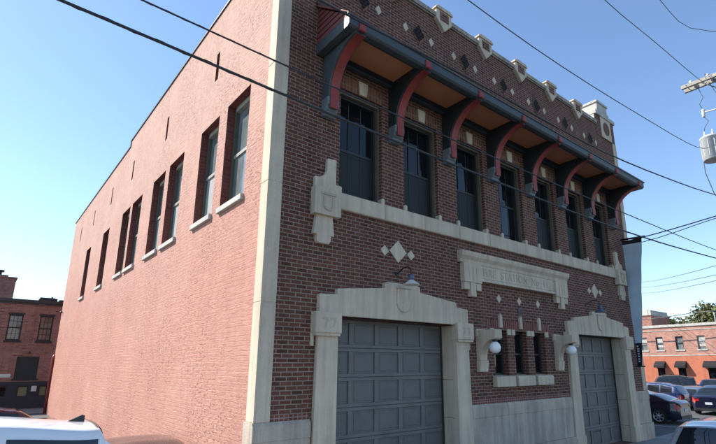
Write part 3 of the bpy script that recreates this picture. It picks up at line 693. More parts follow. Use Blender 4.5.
def car(name, style, paint, loc, heading, label, H=None, L=None, Wd=None, fin=False, group=None, rack=False):
    S = STY[style]; H = H or S['H']; L = L or S['L']; Wd = Wd or S['W']
    root = empty(name, loc, heading, label=label, cat='car', group=group)
    gc = .20
    belt = lambda t: smooth_keys(S['belt'], t)*H
    def roof(t):
        k = S['roof']
        if t <= k[0][0] or t >= k[-1][0]: return belt(t)
        return max(belt(t), smooth_keys(k, t)*H)
    hmax = H*.38
    def P(t, v):
        e = min(t, 1-t)*L
        rd = 1-.30*max(0, 1-e/.55)**2.2
        hw = Wd/2*rd
        zb, zt = belt(t), roof(t); k = min(1, (zt-zb)/hmax)
        en = max(0, 1-e/.12)
        z0 = gc+.10*max(0, 1-e/.5); zb2 = zb-.10*en**2
        y_sh = hw*.955
        if v < .45:
            a = v/.45; z = z0+(zb2-z0)*a
            y = hw*(.94+.06*math.sin(math.pi*min(1, a*1.15)))-.0
            if a > .85: y = y+(y_sh-y)*((a-.85)/.15)
        else:
            ye = y_sh-(y_sh-hw*.72)*k; ze = zb2+(zt-zb2)*.93
            if v < .8:
                a = (v-.45)/.35; y = y_sh+(ye-y_sh)*(a**1.15); z = zb2+(ze-zb2)*a
            else:
                a = (v-.8)/.2; y = ye*(1-a); z = ze+(zt-ze)*(1-(1-a)**2.2)+.035*(1-(1-a)**2)*(1-k)
        return Vector((-L/2+t*L, y, z))
    def patch(mb, t0, t1, v0, v1, off=.0, sides=(1, -1), nt_=14, nv=8, tri=None):
        for s in sides:
            i = len(mb.v)
            for a in range(nt_+1):
                for b in range(nv+1):
                    t, v = t0+(t1-t0)*a/nt_, v0+(v1-v0)*b/nv
                    if tri: v = tri(t, v)
                    p = P(t, v)
                    if off:
                        d1 = P(min(1, t+.004), v)-P(max(0, t-.004), v); d2 = P(t, min(1, v+.01))-P(t, max(0, v-.01))
                        n = d1.cross(d2)
                        if n.length > 1e-9:
                            n.normalize()
                            if n.y < 0 and v < .8: n = -n
                            if n.z < 0 and v >= .8: n = -n
                            p = p+n*off
                    mb.v.append((p.x, p.y*s, p.z))
            for a in range(nt_):
                for b in range(nv):
                    q = (i+a*(nv+1)+b, i+(a+1)*(nv+1)+b, i+(a+1)*(nv+1)+b+1, i+a*(nv+1)+b+1)
                    mb.f.append(q if s > 0 else q[::-1]); mb.m.append(0); mb.sm.append(True)
    bm_ = MB(); patch(bm_, 0, 1, 0, 1, nt_=90, nv=30)
    for t in (0, 1):
        prof = [P(t, v/30) for v in range(31)]
        bm_.face([(p.x, p.y, p.z) for p in prof] + [(p.x, -p.y, p.z) for p in reversed(prof[:-1])])
    bm_.quad((-L/2+.05,-Wd*.44,gc+.06),(L/2-.05,-Wd*.44,gc+.06),(L/2-.05,Wd*.44,gc+.06),(-L/2+.05,Wd*.44,gc+.06))
    body = bm_.build('body', paint, root)
    for (a, b) in S['side']:
        for s in (1, -1):
            g = MB(); patch(g, a, b, .49, .745, .006, (s,), 10, 5); g.build('side_window', 'carglass', root, fix=False)
    g = MB(); patch(g, *S['front'], .835, 1, .006); g.build('windscreen', 'carglass', root, fix=False)
    g = MB(); patch(g, *S['back'], .84, 1, .006); g.build('rear_window', 'carglass', root, fix=False)
    for s in (1, -1):
        g = MB(); patch(g, .0, .045, .27, .41, .012, (s,), 5, 4); x = -L/2-.015; yy = P(0, .3).y
        g.box(x, x+.03, s*yy*.70 if s > 0 else -yy*.97, s*yy*.97 if s > 0 else -yy*.70, belt(.02)*.78, belt(.02)*.90)
        g.build('tail_light', 'taillight', root, fix=False)
        g = MB(); patch(g, .955, 1, .27, .40, .012, (s,), 5, 4); g.build('headlight', 'headlight', root, fix=False)
        g = MB(); p = P(.66, .5); g.bbox(p.x-.12, p.x+.1, min(s*p.y, s*(p.y+.22)), max(s*p.y, s*(p.y+.22)), p.z-.02, p.z+.15, .03); g.build('wing_mirror', paint, root)
        g = MB(); patch(g, .1, .9, .02, .075, .01, (s,), 12, 2); g.build('sill_trim', 'black', root, fix=False)
    g = MB(); g.box(-L/2-.03, -L/2+.02, -.19, .19, belt(0)*.62, belt(0)*.62+.13); g.build('number_plate', 'plate', root)
    g = MB(); g.box(-L/2-.02, -L/2+.06, -Wd*.36, Wd*.36, gc+.06, gc+.22); g.build('bumper_trim', 'black', root)
    r = .385
    for t in (.185, .81):
        for s in (1, -1):
            y = P(t, .2).y
            tw = MB(); c = (-L/2+t*L, 0, r)
            tw.lathe([(r*.68, s*(y-.22)),(r*.97, s*(y-.22)),(r, s*(y-.18)),(r, s*(y-.03)),(r*.96, s*(y+.012)),(r*.70, s*(y+.016)),(r*.68, s*(y-.07)),(.001, s*(y-.095))], c, 28, axis='y')
            wh = tw.build('wheel', 'tyre', root)
            rm = MB(); rm.lathe([(r*.70, s*(y+.012)),(r*.66, s*(y+.012)),(r*.62, s*(y-.05))], c, 28, axis='y', cap=False)
            rm.lathe([(.001, s*(y+.01)),(.06, s*(y+.008)),(.07, s*(y-.03))], c, 12, axis='y')
            for k in range(7):
                an = 2*math.pi*k/7; ca, sa = math.cos(an), math.sin(an); px_, pz_ = -sa, ca
                q = [(.05, .035), (r*.67, .03), (r*.67, -.03), (.05, -.035)]
                rm.face([(c[0]+a*ca+b*px_, s*(y-.001), c[2]+a*sa+b*pz_) for a, b in q])
            rm.build('rim', 'rim', wh, fix=False)
            bk = MB(); bk.lathe([(r*.69, s*(y-.06)),(.001, s*(y-.06))], c, 20, axis='y'); bk.build('brake_disc', 'black', wh, fix=False)
            ar = MB(); n = 20
            for k in range(n):
                a0, a1 = math.pi*k/n, math.pi*(k+1)/n
                for (ra, rb) in ((r*1.0, r*1.15),):
                    ar.quad(*[(c[0]+q*math.cos(a_), s*(y+.006), c[2]+q*math.sin(a_)) for q, a_ in ((ra,a0),(rb,a0),(rb,a1),(ra,a1))])
            ar.build('wheel_arch', 'black', root, fix=False)
    if fin:
        p = P(.09 if style == 'suv' else .3, 1)
        f = MB(); f.prism([(p.x-.09,p.z-.02),(p.x-.09,p.z+.085),(p.x-.05,p.z+.095),(p.x+.2,p.z-.02)], -.025, .025); f.build('roof_aerial', 'black', root)
    if rack:
        f = MB()
        for s in (1, -1): f.tube([P(.15,.86).to_tuple() if False else (P(.15,.86).x, s*P(.15,.86).y, P(.15,.86).z), (P(.2,.86).x, s*P(.2,.86).y, P(.2,.86).z+.07), (P(.5,.86).x, s*P(.5,.86).y, P(.5,.86).z+.07), (P(.55,.86).x, s*P(.55,.86).y, P(.55,.86).z)], .022, 6)
        f.build('roof_rail', 'black', root)
    return root
def carpaint(name, c, metal=.2): 
    m, nt, b = new_mat(name); o = objco(nt)
    LK(nt, mix(nt, .12, c, ramp(nt, noise(nt, o, 2.5, 5), [(.3, tuple(x*.7 for x in c)), (.7, tuple(min(1, x*1.2) for x in c))])), b.inputs['Base Color'])
    LK(nt, ramp(nt, noise(nt, o, 3, 5), [(.3, .22), (.7, .34)]), b.inputs['Roughness'])
    setv(b, metal=metal, coat=.8, coatr=.04); M[name] = m; return m
carpaint('paint_navy', (.008, .010, .03)); carpaint('paint_blue', (.015, .03, .10)); carpaint('paint_white', (.72, .73, .74), 0); carpaint('paint_silver', (.42, .44, .46), .5)
carpaint('paint_green', (.02, .028, .024)); carpaint('paint_maroon', (.10, .02, .015)); carpaint('paint_black', (.01, .01, .011)); carpaint('paint_grey', (.12, .125, .13), .4); carpaint('paint_tan', (.30, .22, .14), .3)
M['carglass'] = glass_mat('car glass', (.012, .015, .018), .02, .8, 0)
M['tyre'] = plain_mat('tyre rubber', (.014, .014, .014), .85); M['rim'] = plain_mat('alloy rim', (.55, .56, .58), .3, .7); M['plate'] = plain_mat('number plate', (.45, .47, .5), .5)
M['taillight'] = plain_mat('tail lamp lens', (.35, .02, .015), .15); M['headlight'] = plain_mat('head lamp lens', (.5, .52, .55), .12, .3)
G = 'cars parked in the lot beside the fire station'
H90 = R(90)
car('parked_car', 'coupe', 'paint_navy', (23.6+1.05, 1.75+.315*5.3, GZ), H90, 'dark navy coupe with silver wheels parked closest to the right corner of the station', group=G)
car('parked_car', 'sedan', 'paint_navy', (30.2+2.7, 1.32, GZ), R(0), 'navy sedan seen from behind at the right edge, just right of the dark coupe', group=G)
car('parked_car', 'hatch', 'paint_blue', (33.2, 3.4+2.45, GZ), H90, 'bright blue hatchback between the navy coupe and the dark sport utility car', H=1.8, group=G)
car('parked_car', 'suv', 'paint_green', (43.2, 8.3, GZ), R(112), 'dark green sport utility car with roof rails behind the blue hatchback', group=G, rack=True, L=4.7)
car('parked_car', 'sedan', 'paint_silver', (46.5, 13.2, GZ), R(85), 'silver sedan farthest left, next to the station corner', group=G, H=1.8)
car('parked_car', 'sedan', 'paint_blue', (48.5, 6.2, GZ), R(185), 'dark blue sedan below the awnings, between the green and the white sport utility cars', group=G)
car('parked_car', 'suv', 'paint_white', (40.4, 2.15, GZ), R(92), 'white sport utility car behind the navy sedan at the right edge', group=G, H=2.15)
car('parked_car', 'hatch', 'paint_grey', (36.6, 4.1, GZ), R(4), 'grey hatchback squeezed between the blue hatchback and the white sport utility car', group=G, H=1.5)
car('parked_car', 'suv', 'paint_silver', (8.05, -5.62, RZ), R(180), 'pale silver car at the kerb in the bottom right corner, only its roof in view', H=1.98)
car('parked_car', 'suv', 'paint_white', (-5.2, .15, RZ+.03), R(180), 'large white sport utility car in the bottom left corner with a black roof aerial', H=2.42, L=5.6, fin=True)
car('parked_car', 'hatch', 'paint_black', (-.98, 4.6, RZ+.03), H90, 'dark car tucked between the white sport utility car and the pink wall', H=1.47)
car('parked_car', 'sedan', 'paint_maroon', (-4.0, 14.2, RZ+.03), R(180), 'maroon car standing in the side yard before the back building', H=1.72)

# ------------------------------------------------------------------ back building at the left
LB = empty('brick_warehouse', (-6, 38, RZ), label='old red brick warehouse with boarded and paned windows behind the pink side wall', cat='building')
lof = (6, -38, -RZ)
def lpart(mb, n, mt, parent=None, **kw): return mb.build(n, mt, parent or LB, lof if parent is None else (0,0,0), **kw)
y = 38
uw = [(-2.74+1.97*k-1.97*3, -1.84+1.97*k-1.97*3) for k in range(0, 7)]
lw = [(-1.80+5.9*k, -.38+5.9*k) for k in (-1, 0)]
bw_ = [(-2.62,-2.10),(-1.45,-.78),(-.10,.42),(-4.0,-3.4),(-5.3,-4.7),(-6.6,-6.0)]
hol = [(a, b, 4.5, 6.47) for a, b in uw] + [(a, b, 1.62, 3.28) for a, b in lw] + [(a, b, .28, 1.07) for a, b in bw_]
m = MB(); wall_holes(m, 'y', y, -14, 9, RZ, 7.45, hol, .22)
m.quad((-14,y,RZ),(-14,y+14,RZ),(-14,y+14,7.45),(-14,y,7.45)); m.quad((9,y,RZ),(9,y+14,RZ),(9,y+14,7.45),(9,y,7.45)); m.quad((-14,y+14,RZ),(9,y+14,RZ),(9,y+14,7.45),(-14,y+14,7.45))
lpart(m, 'wall', 'brick_far', fix=False)
m = MB(); m.box(-14.15, 9.15, y-.18, y+14.1, 7.45, 7.68); m.box(-14.05, 9.05, y-.08, y+14, 7.3, 7.449); lpart(m, 'roof', 'metal_edge')
for k, (a, b) in enumerate(uw):
    f = MB(); z0, z1 = 4.5, 6.47
    f.box(a, a+.09, y+.1, y+.2, z0, z1); f.box(b-.09, b, y+.1, y+.2, z0, z1); f.box(a+.09, b-.09, y+.1, y+.2, z1-.1, z1); f.box(a+.09, b-.09, y+.1, y+.2, z0, z0+.1); f.box(a+.09, b-.09, y+.09, y+.2, 5.43, 5.52)
    for q in (1, 2): xx = a+.09+(b-a-.18)*q/3; f.box(xx-.013, xx+.013, y+.14, y+.18, z0+.1, z1-.1)
    for zz in (5.0, 5.98): f.box(a+.09, b-.09, y+.142, y+.178, zz-.013, zz+.013)
    f.box(a-.08, b+.08, y-.06, y-.002, z0-.16, z0)
    f.box(a-.07, b+.07, y-.025, y-.002, z1+.002, z1+.14)
    w = lpart(f, 'window', 'black')
    g = MB(); g.quad((a+.09,y+.16,z0+.1),(b-.09,y+.16,z0+.1),(b-.09,y+.16,z1-.1),(a+.09,y+.16,z1-.1)); lpart(g, 'pane', 'oldpane', w) if 'oldpane' in M else None
    if 'oldpane' not in M:
        M['oldpane'] = glass_mat('old panes', (.17, .12, .10), .08, .6, .2); lpart(g, 'pane', 'oldpane', w)
    g = MB(); g.box(a+.1, a+.1+(.2 if k % 2 else .27), y+.165, y+.17, z0+.1, z1-.1); lpart(g, 'curtain', 'blind', w)
for a, b in lw:
    f = MB(); f.box(a, b, y+.08, y+.14, 1.62, 3.28)
    for q in range(1, 6): f.box(a+(b-a)*q/6-.012, a+(b-a)*q/6+.012, y+.07, y+.08, 1.66, 3.24)
    w = lpart(f, 'shutter', 'canopy_dk')
    f = MB(); f.box(a-.12, b+.12, y-.05, y-.002, 1.48, 1.62); lpart(f, 'sill', 'black', w)
    f = MB(); f.tube([((a+b)/2,y,3.62),((a+b)/2,y-.3,3.66),((a+b)/2,y-.4,3.58)], .02, 6); f.lathe([(.03,3.6),(.13,3.5)], ((a+b)/2,y-.4,0), 12); lpart(f, 'wall_lamp', 'black')
M['yellowpane'] = plain_mat('yellowed pane', (.22, .20, .10), .4)
for a, b in bw_:
    f = MB(); f.box(a, b, y+.1, y+.16, .28, .34); f.box(a, b, y+.1, y+.16, 1.0, 1.07); f.box(a, a+.06, y+.1, y+.16, .34, 1.0); f.box(b-.06, b, y+.1, y+.16, .34, 1.0)
    w = lpart(f, 'basement_window', 'frame'); g = MB(); g.quad((a+.06,y+.14,.34),(b-.06,y+.14,.34),(b-.06,y+.14,1.0),(a+.06,y+.14,1.0)); lpart(g, 'pane', 'yellowpane' if a > -2 else 'wglass', w)
m = MB(); m.box(-14, 9, y-.012, y-.002, RZ, 1.55)
m2 = MB(); wall_holes(m2, 'y', y-.03, -14, 9, RZ, 1.40, [(a, b, .28, 1.07, .02) for a, b in bw_], .02); lpart(m2, 'plinth', paint_mat('dark plinth paint', (.045, .04, .045), .85, .3), fix=False)
m = MB(); m.box(-.60, -.26, y-.10, y-.035, .66, 1.06); lpart(m, 'meter_box', 'enamel')
m = MB(); m.box(-2.9, -2.0, y-.06, y-.002, 1.72, 1.98); lpart(m, 'wall_sign', 'enamel')
# roof plant on the warehouse
m = MB(); m.prism([(-1.05,7.68),(-.75,8.32),(.28,8.32),(.28,7.68)], 41.2, 42.6); m.box(.0, .1, 41.0, 41.19, 7.9, 8.4); m.box(.28, .5, 41.4, 42.2, 7.69, 8.3)
o = m.build('rooftop_unit', 'metal_edge'); tag(o, 'dark sloped rooftop ventilation unit on the brick warehouse', 'roof unit')
m = MB(); m.box(.65, 1.4, 41.4, 42.2, 7.68, 8.22); o = m.build('rooftop_unit', 'metal_edge'); tag(o, 'small dark rooftop box beside the pink wall', 'roof unit')
# taller block behind
TB = empty('brick_tower', (-8, 54, RZ), label='tall red brick block with a roof vent rising behind the warehouse at the left edge', cat='building')
def pt(px, y_): return px
m = MB(); y2 = 54; m.box(-16, -2.2, y2, y2+9, RZ, 11.55); o = m.build('wall', 'brick_far', TB, (8, -54, -RZ))
m = MB(); m.box(-16.1, -2.9, y2-.08, y2+9.1, 11.55, 11.85); m.box(-2.9, -2.1, y2-.08, y2+9.1, 11.552, 11.7); m.build('parapet', 'brick_far', TB, (8, -54, -RZ))
m = MB(); m.lathe([(.16,11.85),(.16,12.4),(.36,12.42),(.36,12.62),(.1,12.66)], (-3.6, y2+2, 0), 12); m.build('roof_vent', 'metal_edge', TB, (8, -54, -RZ))

# ------------------------------------------------------------------ orange painted building across the lot
OB = empty('brick_shop_row', (60, 0, GZ), label='two storey shop row, salmon brick above and orange paint below, beyond the parking lot', cat='building')
oof = (-60, 0, -GZ)
def opart(mb, n, mt, parent=None, **kw): return mb.build(n, mt, parent or OB, oof if parent is None else (0,0,0), **kw)
X0 = 60
wy = [14.55+2.23*k for k in range(-10, 7)]
wy = [16.4, 14.55, 12.32, 10.0, 7.6, 5.2, 2.8, .4, -2, -4.4, -6.8, 18.6, 21, 23.4]
hol = [(c-.42, c+.42, 4.28, 5.85) for c in wy]
dy = [14.75, 12.45, 9.35, 4.9, .5, -4, 18.4]
hol2 = [(c-.42, c+.42, GZ+.1 if k < 2 else .35, 2.2) for k, c in enumerate(dy)]
m = MB(); wall_holes(m, 'x', X0, -10, 26, 3.6, 7.0, hol, .25); m.quad((X0,-10,GZ),(X0+14,-10,GZ),(X0+14,-10,7),(X0,-10,7)); m.quad((X0,26,GZ),(X0+14,26,GZ),(X0+14,26,7),(X0,26,7)); m.quad((X0+14,-10,GZ),(X0+14,26,GZ),(X0+14,26,7),(X0+14,-10,7))
opart(m, 'upper_wall', 'brick_salmon', fix=False)
m = MB(); wall_holes(m, 'x', X0, -10, 26, GZ, 3.6, hol2, .25); opart(m, 'ground_floor_wall', brick_mat('orange painted brick', (.46, .15, .085), (.49, .165, .095), (.52, .18, .105), (.41, .135, .08), bstr=.3, mort_var=.2, stain=.2), fix=False)
m = MB(); m.box(X0-.12, X0+14.1, -10.1, 26.1, 7.0, 7.3); m.box(X0-.05, X0-.002, -10, 26, 6.55, 6.62); opart(m, 'cornice', 'sill')
m = MB(); m.quad((X0,-10,6.99),(X0+14,-10,6.99),(X0+14,26,6.99),(X0,26,6.99)); opart(m, 'roof', 'roofing')
m = MB(); m.box(X0-.03, X0-.002, -10, 26, 3.56, 3.64); opart(m, 'string_course', 'sill')
for k, c in enumerate(wy):
    f = MB(); f.box(X0+.12, X0+.2, c-.42, c-.34, 4.28, 5.85); f.box(X0+.12, X0+.2, c+.34, c+.42, 4.28, 5.85); f.box(X0+.12, X0+.2, c-.34, c+.34, 5.68, 5.85); f.box(X0+.11, X0+.2, c-.34, c+.34, 4.98, 5.05)
    w = opart(f, 'window', 'frame' if k % 3 else 'wframe')
    g = MB(); g.quad((X0+.18,c-.34,4.28),(X0+.18,c+.34,4.28),(X0+.18,c+.34,5.68),(X0+.18,c-.34,5.68)); opart(g, 'pane', 'sglass', w)
    if k % 3 == 0 or k == 1:
        g = MB(); g.box(X0+.16, X0+.175, c-.33, c+.33, 4.6 if k % 2 else 5.1, 5.68); opart(g, 'blind', 'sill', w)
    g = MB(); g.box(X0-.07, X0+.11, c-.52, c+.52, 4.12, 4.278); opart(g, 'sill', 'sill', w)
for k, c in enumerate(dy):
    f = MB(); z0 = hol2[k][2]
    f.box(X0+.1, X0+.2, c-.42, c-.35, z0, 2.2); f.box(X0+.1, X0+.2, c+.35, c+.42, z0, 2.2); f.box(X0+.1, X0+.2, c-.35, c+.35, 2.1, 2.2); f.box(X0+.1, X0+.2, c-.35, c+.35, z0, z0+.12)
    w = opart(f, 'shop_door' if k < 2 else 'shop_window', 'black')
    g = MB(); g.quad((X0+.16,c-.35,z0+.12),(X0+.16,c+.35,z0+.12),(X0+.16,c+.35,2.1),(X0+.16,c-.35,2.1)); opart(g, 'pane', 'wglass', w)
for k, c in enumerate(dy):
    hw = .58 if k != 2 else .72
    a = MB(); a.prism([(X0-.01,2.95),(X0-.75,2.42),(X0-.75,2.18),(X0-.72,2.18),(X0-.72,2.38),(X0-.01,2.9)], c-hw, c+hw, 'y')
    for yy in (c-hw, c+hw-.012): a.prism([(X0-.01,2.89),(X0-.71,2.37),(X0-.71,2.20),(X0-.01,2.20)], yy, yy+.012, 'y')
    aw = opart(a, 'awning', 'black')
m = MB(); m.lathe([(.07,7.2),(.07,8.7),(.1,8.72),(.1,8.8)], (X0+5, 9.6, 0), 8); opart(m, 'vent_pipe', 'enamel')
m = MB(); m.box(74.5, 82, 20.6, 30, GZ, 10.0); o = m.build('brick_annex', 'brick_far'); m = MB(); m.box(74.3, 82.2, 20.9, 30.2, 10.0, 10.9); m.box(74.35, 75.2, 20.5, 20.899, 10.0, 10.8)
c_ = m.build('parapet', 'sill', o); tag(o, 'dark red brick block with a pale parapet rising behind the shop row', 'building')
# ------------------------------------------------------------------ trees
def leafmat(name, c):
    m, nt, b = new_mat(name); o = objco(nt); n = noise(nt, o, .8, 4, .6)
    g = N(nt, 'ShaderNodeNewGeometry')
    col = ramp(nt, n, [(.3, tuple(x*.6 for x in c)), (.7, tuple(x*1.35 for x in c))])
    col = mix(nt, .5, col, ramp(nt, g.outputs['Random Per Island'], [(0, .6), (1, 1.4)]), 'MULTIPLY')
    LK(nt, col, b.inputs['Base Color']); setv(b, rough=.65, spec=.2)
    return m
M['leaf1'] = leafmat('leaf green', (.10, .13, .045)); M['leaf2'] = leafmat('leaf olive', (.12, .12, .05)); M['leaf3'] = leafmat('leaf dark', (.075, .10, .045)); M['bark'] = paint_mat('bark', (.09, .07, .05), .9, .4)
def tree(loc, h, rad, leaf, label, seed):
    rnd = random.Random(seed); root = empty('tree', loc, rnd.uniform(0, 6), label=label, cat='tree', group='trees beyond the shop row')
    t = MB(); t.tube([(0,0,-.1),(.1,.05,h*.25),(0,.1,h*.5),(.1,0,h*.8)], [h*.032,h*.025,h*.018,h*.006], 8)
    lobes = []
    for k in range(26):
        a = rnd.uniform(0, 6.283); q = rnd.random()**.6; z = h*rnd.uniform(.38, .96); rr = rad*q*(1-.5*abs(z/h-.6)/.4)
        c = Vector((rr*math.cos(a), rr*math.sin(a), z)); lobes.append((c, rad*rnd.uniform(.22, .42)))
        t.tube([(0,.08,min(z*.6, h*.5)), tuple(c*.6+Vector((0,0,z*.3))), tuple(c)], [h*.012, h*.007, h*.002], 5)
    t.build('trunk', 'bark', root)
    f = MB()
    for c, r_ in lobes:
        for _ in range(190):
            d = Vector((rnd.gauss(0,1), rnd.gauss(0,1), rnd.gauss(0,.8))).normalized()*r_*rnd.random()**.33
            p = c+d; s = rnd.uniform(.14, .3)*h/11
            u = Vector((rnd.gauss(0,1), rnd.gauss(0,1), rnd.gauss(0,.6))).normalized(); v = u.cross(Vector((rnd.gauss(0,1), rnd.gauss(0,1), rnd.gauss(0,1)))).normalized()
            f.quad(tuple(p-u*s), tuple(p-v*s*.6), tuple(p+u*s), tuple(p+v*s*.6))
    f.build('crown', leaf, root, fix=False)
for i, (x, y_, h, r_, lf, lb) in enumerate([
    (92, 17.4, 13.2, 5.2, 'leaf2', 'tall olive tree behind the right end of the shop row'),
    (97, 24.6, 11.9, 4.4, 'leaf2', 'small olive tree next to the dark brick block'),
    (100, 29.5, 11.6, 4.6, 'leaf1', 'round green tree touching the dark brick block'),
    (104, 21.8, 12.0, 4.8, 'leaf3', 'dark green tree in the dip between the two olive trees'),
    (90, 13.2, 13.4, 5.0, 'leaf1', 'broad green tree at the right edge behind the shop row'),
    (110, 35, 12.8, 5.5, 'leaf3', 'dark tree hidden far behind the dark brick block')]):
    tree((x, y_, RZ), h, r_, lf, lb, 20+i)
# ------------------------------------------------------------------ utility pole
PX, PY = 21.5, -4.2
UP = empty('utility_pole', (PX, PY, GZ), label='wooden utility pole with double crossarm and grey transformer at the right edge', cat='utility pole')
def upart(mb, n, mt, parent=None): return mb.build(n, mt, parent or UP, (-PX, -PY, -GZ) if parent is None else (0,0,0))
M['wood'] = paint_mat('weathered pole wood', (.13, .10, .075), .9, .4); M['armwood'] = paint_mat('grey crossarm wood', (.36, .33, .28), .85, .35); M['tank'] = paint_mat('grey tank paint', (.46, .47, .46), .5, .15); M['porcelain'] = plain_mat('porcelain', (.55, .56, .58), .2); M['wire'] = plain_mat('black cable', (.03, .03, .032), .6); M['wire_alu'] = plain_mat('weathered aluminium wire', (.10, .10, .11), .5, .3)
m = MB(); m.tube([(PX,PY,GZ-.1),(PX,PY,8),(PX,PY,17.4)], [.22,.19,.15], 14); upart(m, 'pole_shaft', 'wood')
for dx in (-.24, .24):
    m = MB(); m.box(PX+dx-.07, PX+dx+.07, -6.1, -2.36, 16.22, 16.40); upart(m, 'crossarm', 'armwood')
m = MB(); m.tube([(PX-.35,-2.6,16.31),(PX+.35,-2.6,16.31)], .02, 6); m.tube([(PX-.35,-3.7,16.31),(PX+.35,-3.7,16.31)], .02, 6); m.tube([(PX-.3,-3.2,16.22),(PX-.17,PY,15.3)], .025, 6); upart(m, 'brace', 'black')
for yy in (-2.75, -3.5, -5.7):
    m = MB(); m.lathe([(.03,16.4),(.05,16.44),(.09,16.5),(.06,16.54),(.09,16.6),(.05,16.66)], (PX, yy, 0), 10); upart(m, 'insulator', 'porcelain')
m = MB(); cy = -3.12; m.lathe([(.38,12.1),(.42,12.14),(.42,13.22),(.44,13.24),(.44,13.30),(.36,13.36),(.1,13.42)], (PX,cy,0), 22)
for k in range(10): a = 2*math.pi*k/10; m.box(PX+.42*math.cos(a)-.015, PX+.42*math.cos(a)+.015, cy+.42*math.sin(a)-.015, cy+.42*math.sin(a)+.015, 12.25, 13.1)
m.box(PX-.1, PX+.1, -4.1, cy-.41, 12.9, 13.0); m.box(PX-.1, PX+.1, -4.1, cy-.41, 12.3, 12.4)
tr = upart(m, 'transformer', 'tank')
m = MB()
for dy in (-.16, .18): m.lathe([(.04,13.36),(.07,13.42),(.04,13.46),(.065,13.52),(.03,13.58),(.02,13.72)], (PX,cy+dy,0), 10)
upart(m, 'bushing', 'porcelain', tr)
m = MB(); m.tube([(PX,PY,14.6),(PX,-3.0,14.72)], .035, 6); upart(m, 'cutout_arm', 'tank')
m = MB(); m.lathe([(.05,14.45),(.09,14.5),(.06,14.6),(.1,14.68),(.06,14.76),(.1,14.84),(.04,14.9)], (PX,-3.05,0), 10); upart(m, 'cutout', 'porcelain')
m = MB(); 
m.tube([(PX,-3.0,16.2),(PX,-3.15,15.5),(PX,-2.95,15.2),(PX,-3.05,14.9)], .014, 5); m.tube([(PX,-3.05,14.45),(PX,-3.2,14.2),(PX,-3.0,13.9),(PX,cy+.18,13.7)], .014, 5)
m.tube([(PX,-3.5,16.2),(PX,-3.8,15.2),(PX,-4.0,14.7)], .014, 5)
m.tube([(PX,cy+.40,12.6),(PX,cy+.42,11.6),(PX,cy+.2,10.4),(PX,cy-.3,9.7),(PX,PY+.2,9.4)], .018, 5); m.tube([(PX,cy-.1,12.1),(PX,cy-.15,10.9),(PX,cy-.5,9.9),(PX,PY+.2,9.6)], .018, 5)
upart(m, 'jumper_wire', 'wire')
# ------------------------------------------------------------------ wires
def wire(pts, r, label, mt='wire', cat='cable', twist=False, group=None, name='overhead_cable'):
    # smooth curve through the points
    P_ = [Vector(p) for p in pts]; out = []
    for i in range(len(P_)-1):
        p0, p1, p2, p3 = P_[max(i-1,0)], P_[i], P_[i+1], P_[min(i+2,len(P_)-1)]
        n = max(3, int((p2-p1).length/1.2))
        for k in range(n):
            t = k/n
            # chordal weighting kept simple: tangents scaled to the span
            l = (p2-p1).length; d1 = (p2-p0); d2 = (p3-p1)
            t1 = d1.normalized()*l if d1.length else Vector(); t2 = d2.normalized()*l if d2.length else Vector()
            h = (2*t**3-3*t*t+1)*p1+(t**3-2*t*t+t)*t1+(-2*t**3+3*t*t)*p2+(t**3-t*t)*t2
            out.append(h)
    out.append(P_[-1])
    m = MB(); m.tube([tuple(p) for p in out], r, 6)
    if twist:
        fine = []
        for i in range(len(out)-1):
            for k in range(14): fine.append(out[i].lerp(out[i+1], k/14))
        m.tube([tuple(p+Vector((0, (r+.001)*math.sin(i*.9), (r+.001)*math.cos(i*.9)))) for i, p in enumerate(fine)], r*.28, 4)
    o = m.build(name, mt); return tag(o, label, cat, group)
wire([(-32,-2.3,8.3),(-17,-2.8,7.0),(-4.17,-3.25,6.47),(-.66,-3.38,6.3),(1.8,-3.46,6.22),(8.77,-3.71,6.08),(15.81,-3.95,6.29),(PX-.2,-4.15,6.6),(60,-5.6,8.5)], .019, 'thick black cable crossing the facade lowest, wound with a pale lashing wire', twist=True)
wire([(-32,-2.3,8.3),(-14,-2.9,7.25),(-3.41,-3.28,6.90),(-.89,-3.37,6.80),(2.0,-3.46,6.74),(8.23,-3.69,6.63),(15.96,-3.96,6.62),(PX-.2,-4.15,6.85),(60,-5.6,8.9)], .012, 'thin black cable running just above the thick lashed cable', twist=True)
wire([(-32,-2.3,9.6),(-14,-2.9,8.5),(-.95,-3.37,8.25),(2.38,-3.48,8.30),(7.95,-3.68,8.25),(13.46,-3.87,8.64),(17.08,-4.0,9.03),(PX-.2,-4.15,9.6),(60,-5.6,13)], .019, 'black cable running along the edge of the canopy roof')
wire([(-32,-2.3,13.5),(-12,-3,11.2),(2.73,-3.5,10.27),(6.31,-3.62,10.2),(10.94,-3.78,10.37),(15.84,-3.95,10.72),(PX,-3.3,12.9)], .013, 'thin wire rising across the sky to the transformer', 'wire_alu')
wire([(-32,-2.3,18),(-8,-3.2,14.6),(9.5,-3.73,14.0),(12.81,-3.85,14.17),(18.42,-4.04,14.53),(PX,-3.5,16.6),(60,-5,17)], .014, 'thin wire rising to the near insulator of the crossarm', 'wire_alu')
wire([(-32,-2.3,21),(0,-3.5,17.2),(14.48,-3.91,16.74),(17.62,-4.02,17.0),(PX,-5.7,17.35),(60,-7,18)], .014, 'thin wire highest in the sky at the top right corner', 'wire_alu')
SD = 'service wires from the pole to the right of the station'
wire([(18.13,1.2,8.05),(19.2,-1.0,8.5),(20.4,-2.9,9.05),(PX-.1,-4.0,9.5)], .026, 'service cable bundle sagging from the right corner up to the pole, upper one', group=SD)
wire([(18.13,1.3,7.8),(19.25,-1.0,8.3),(20.4,-2.9,8.95),(PX-.1,-4.05,9.35)], .018, 'service cable just below the upper bundle from the right corner', group=SD)
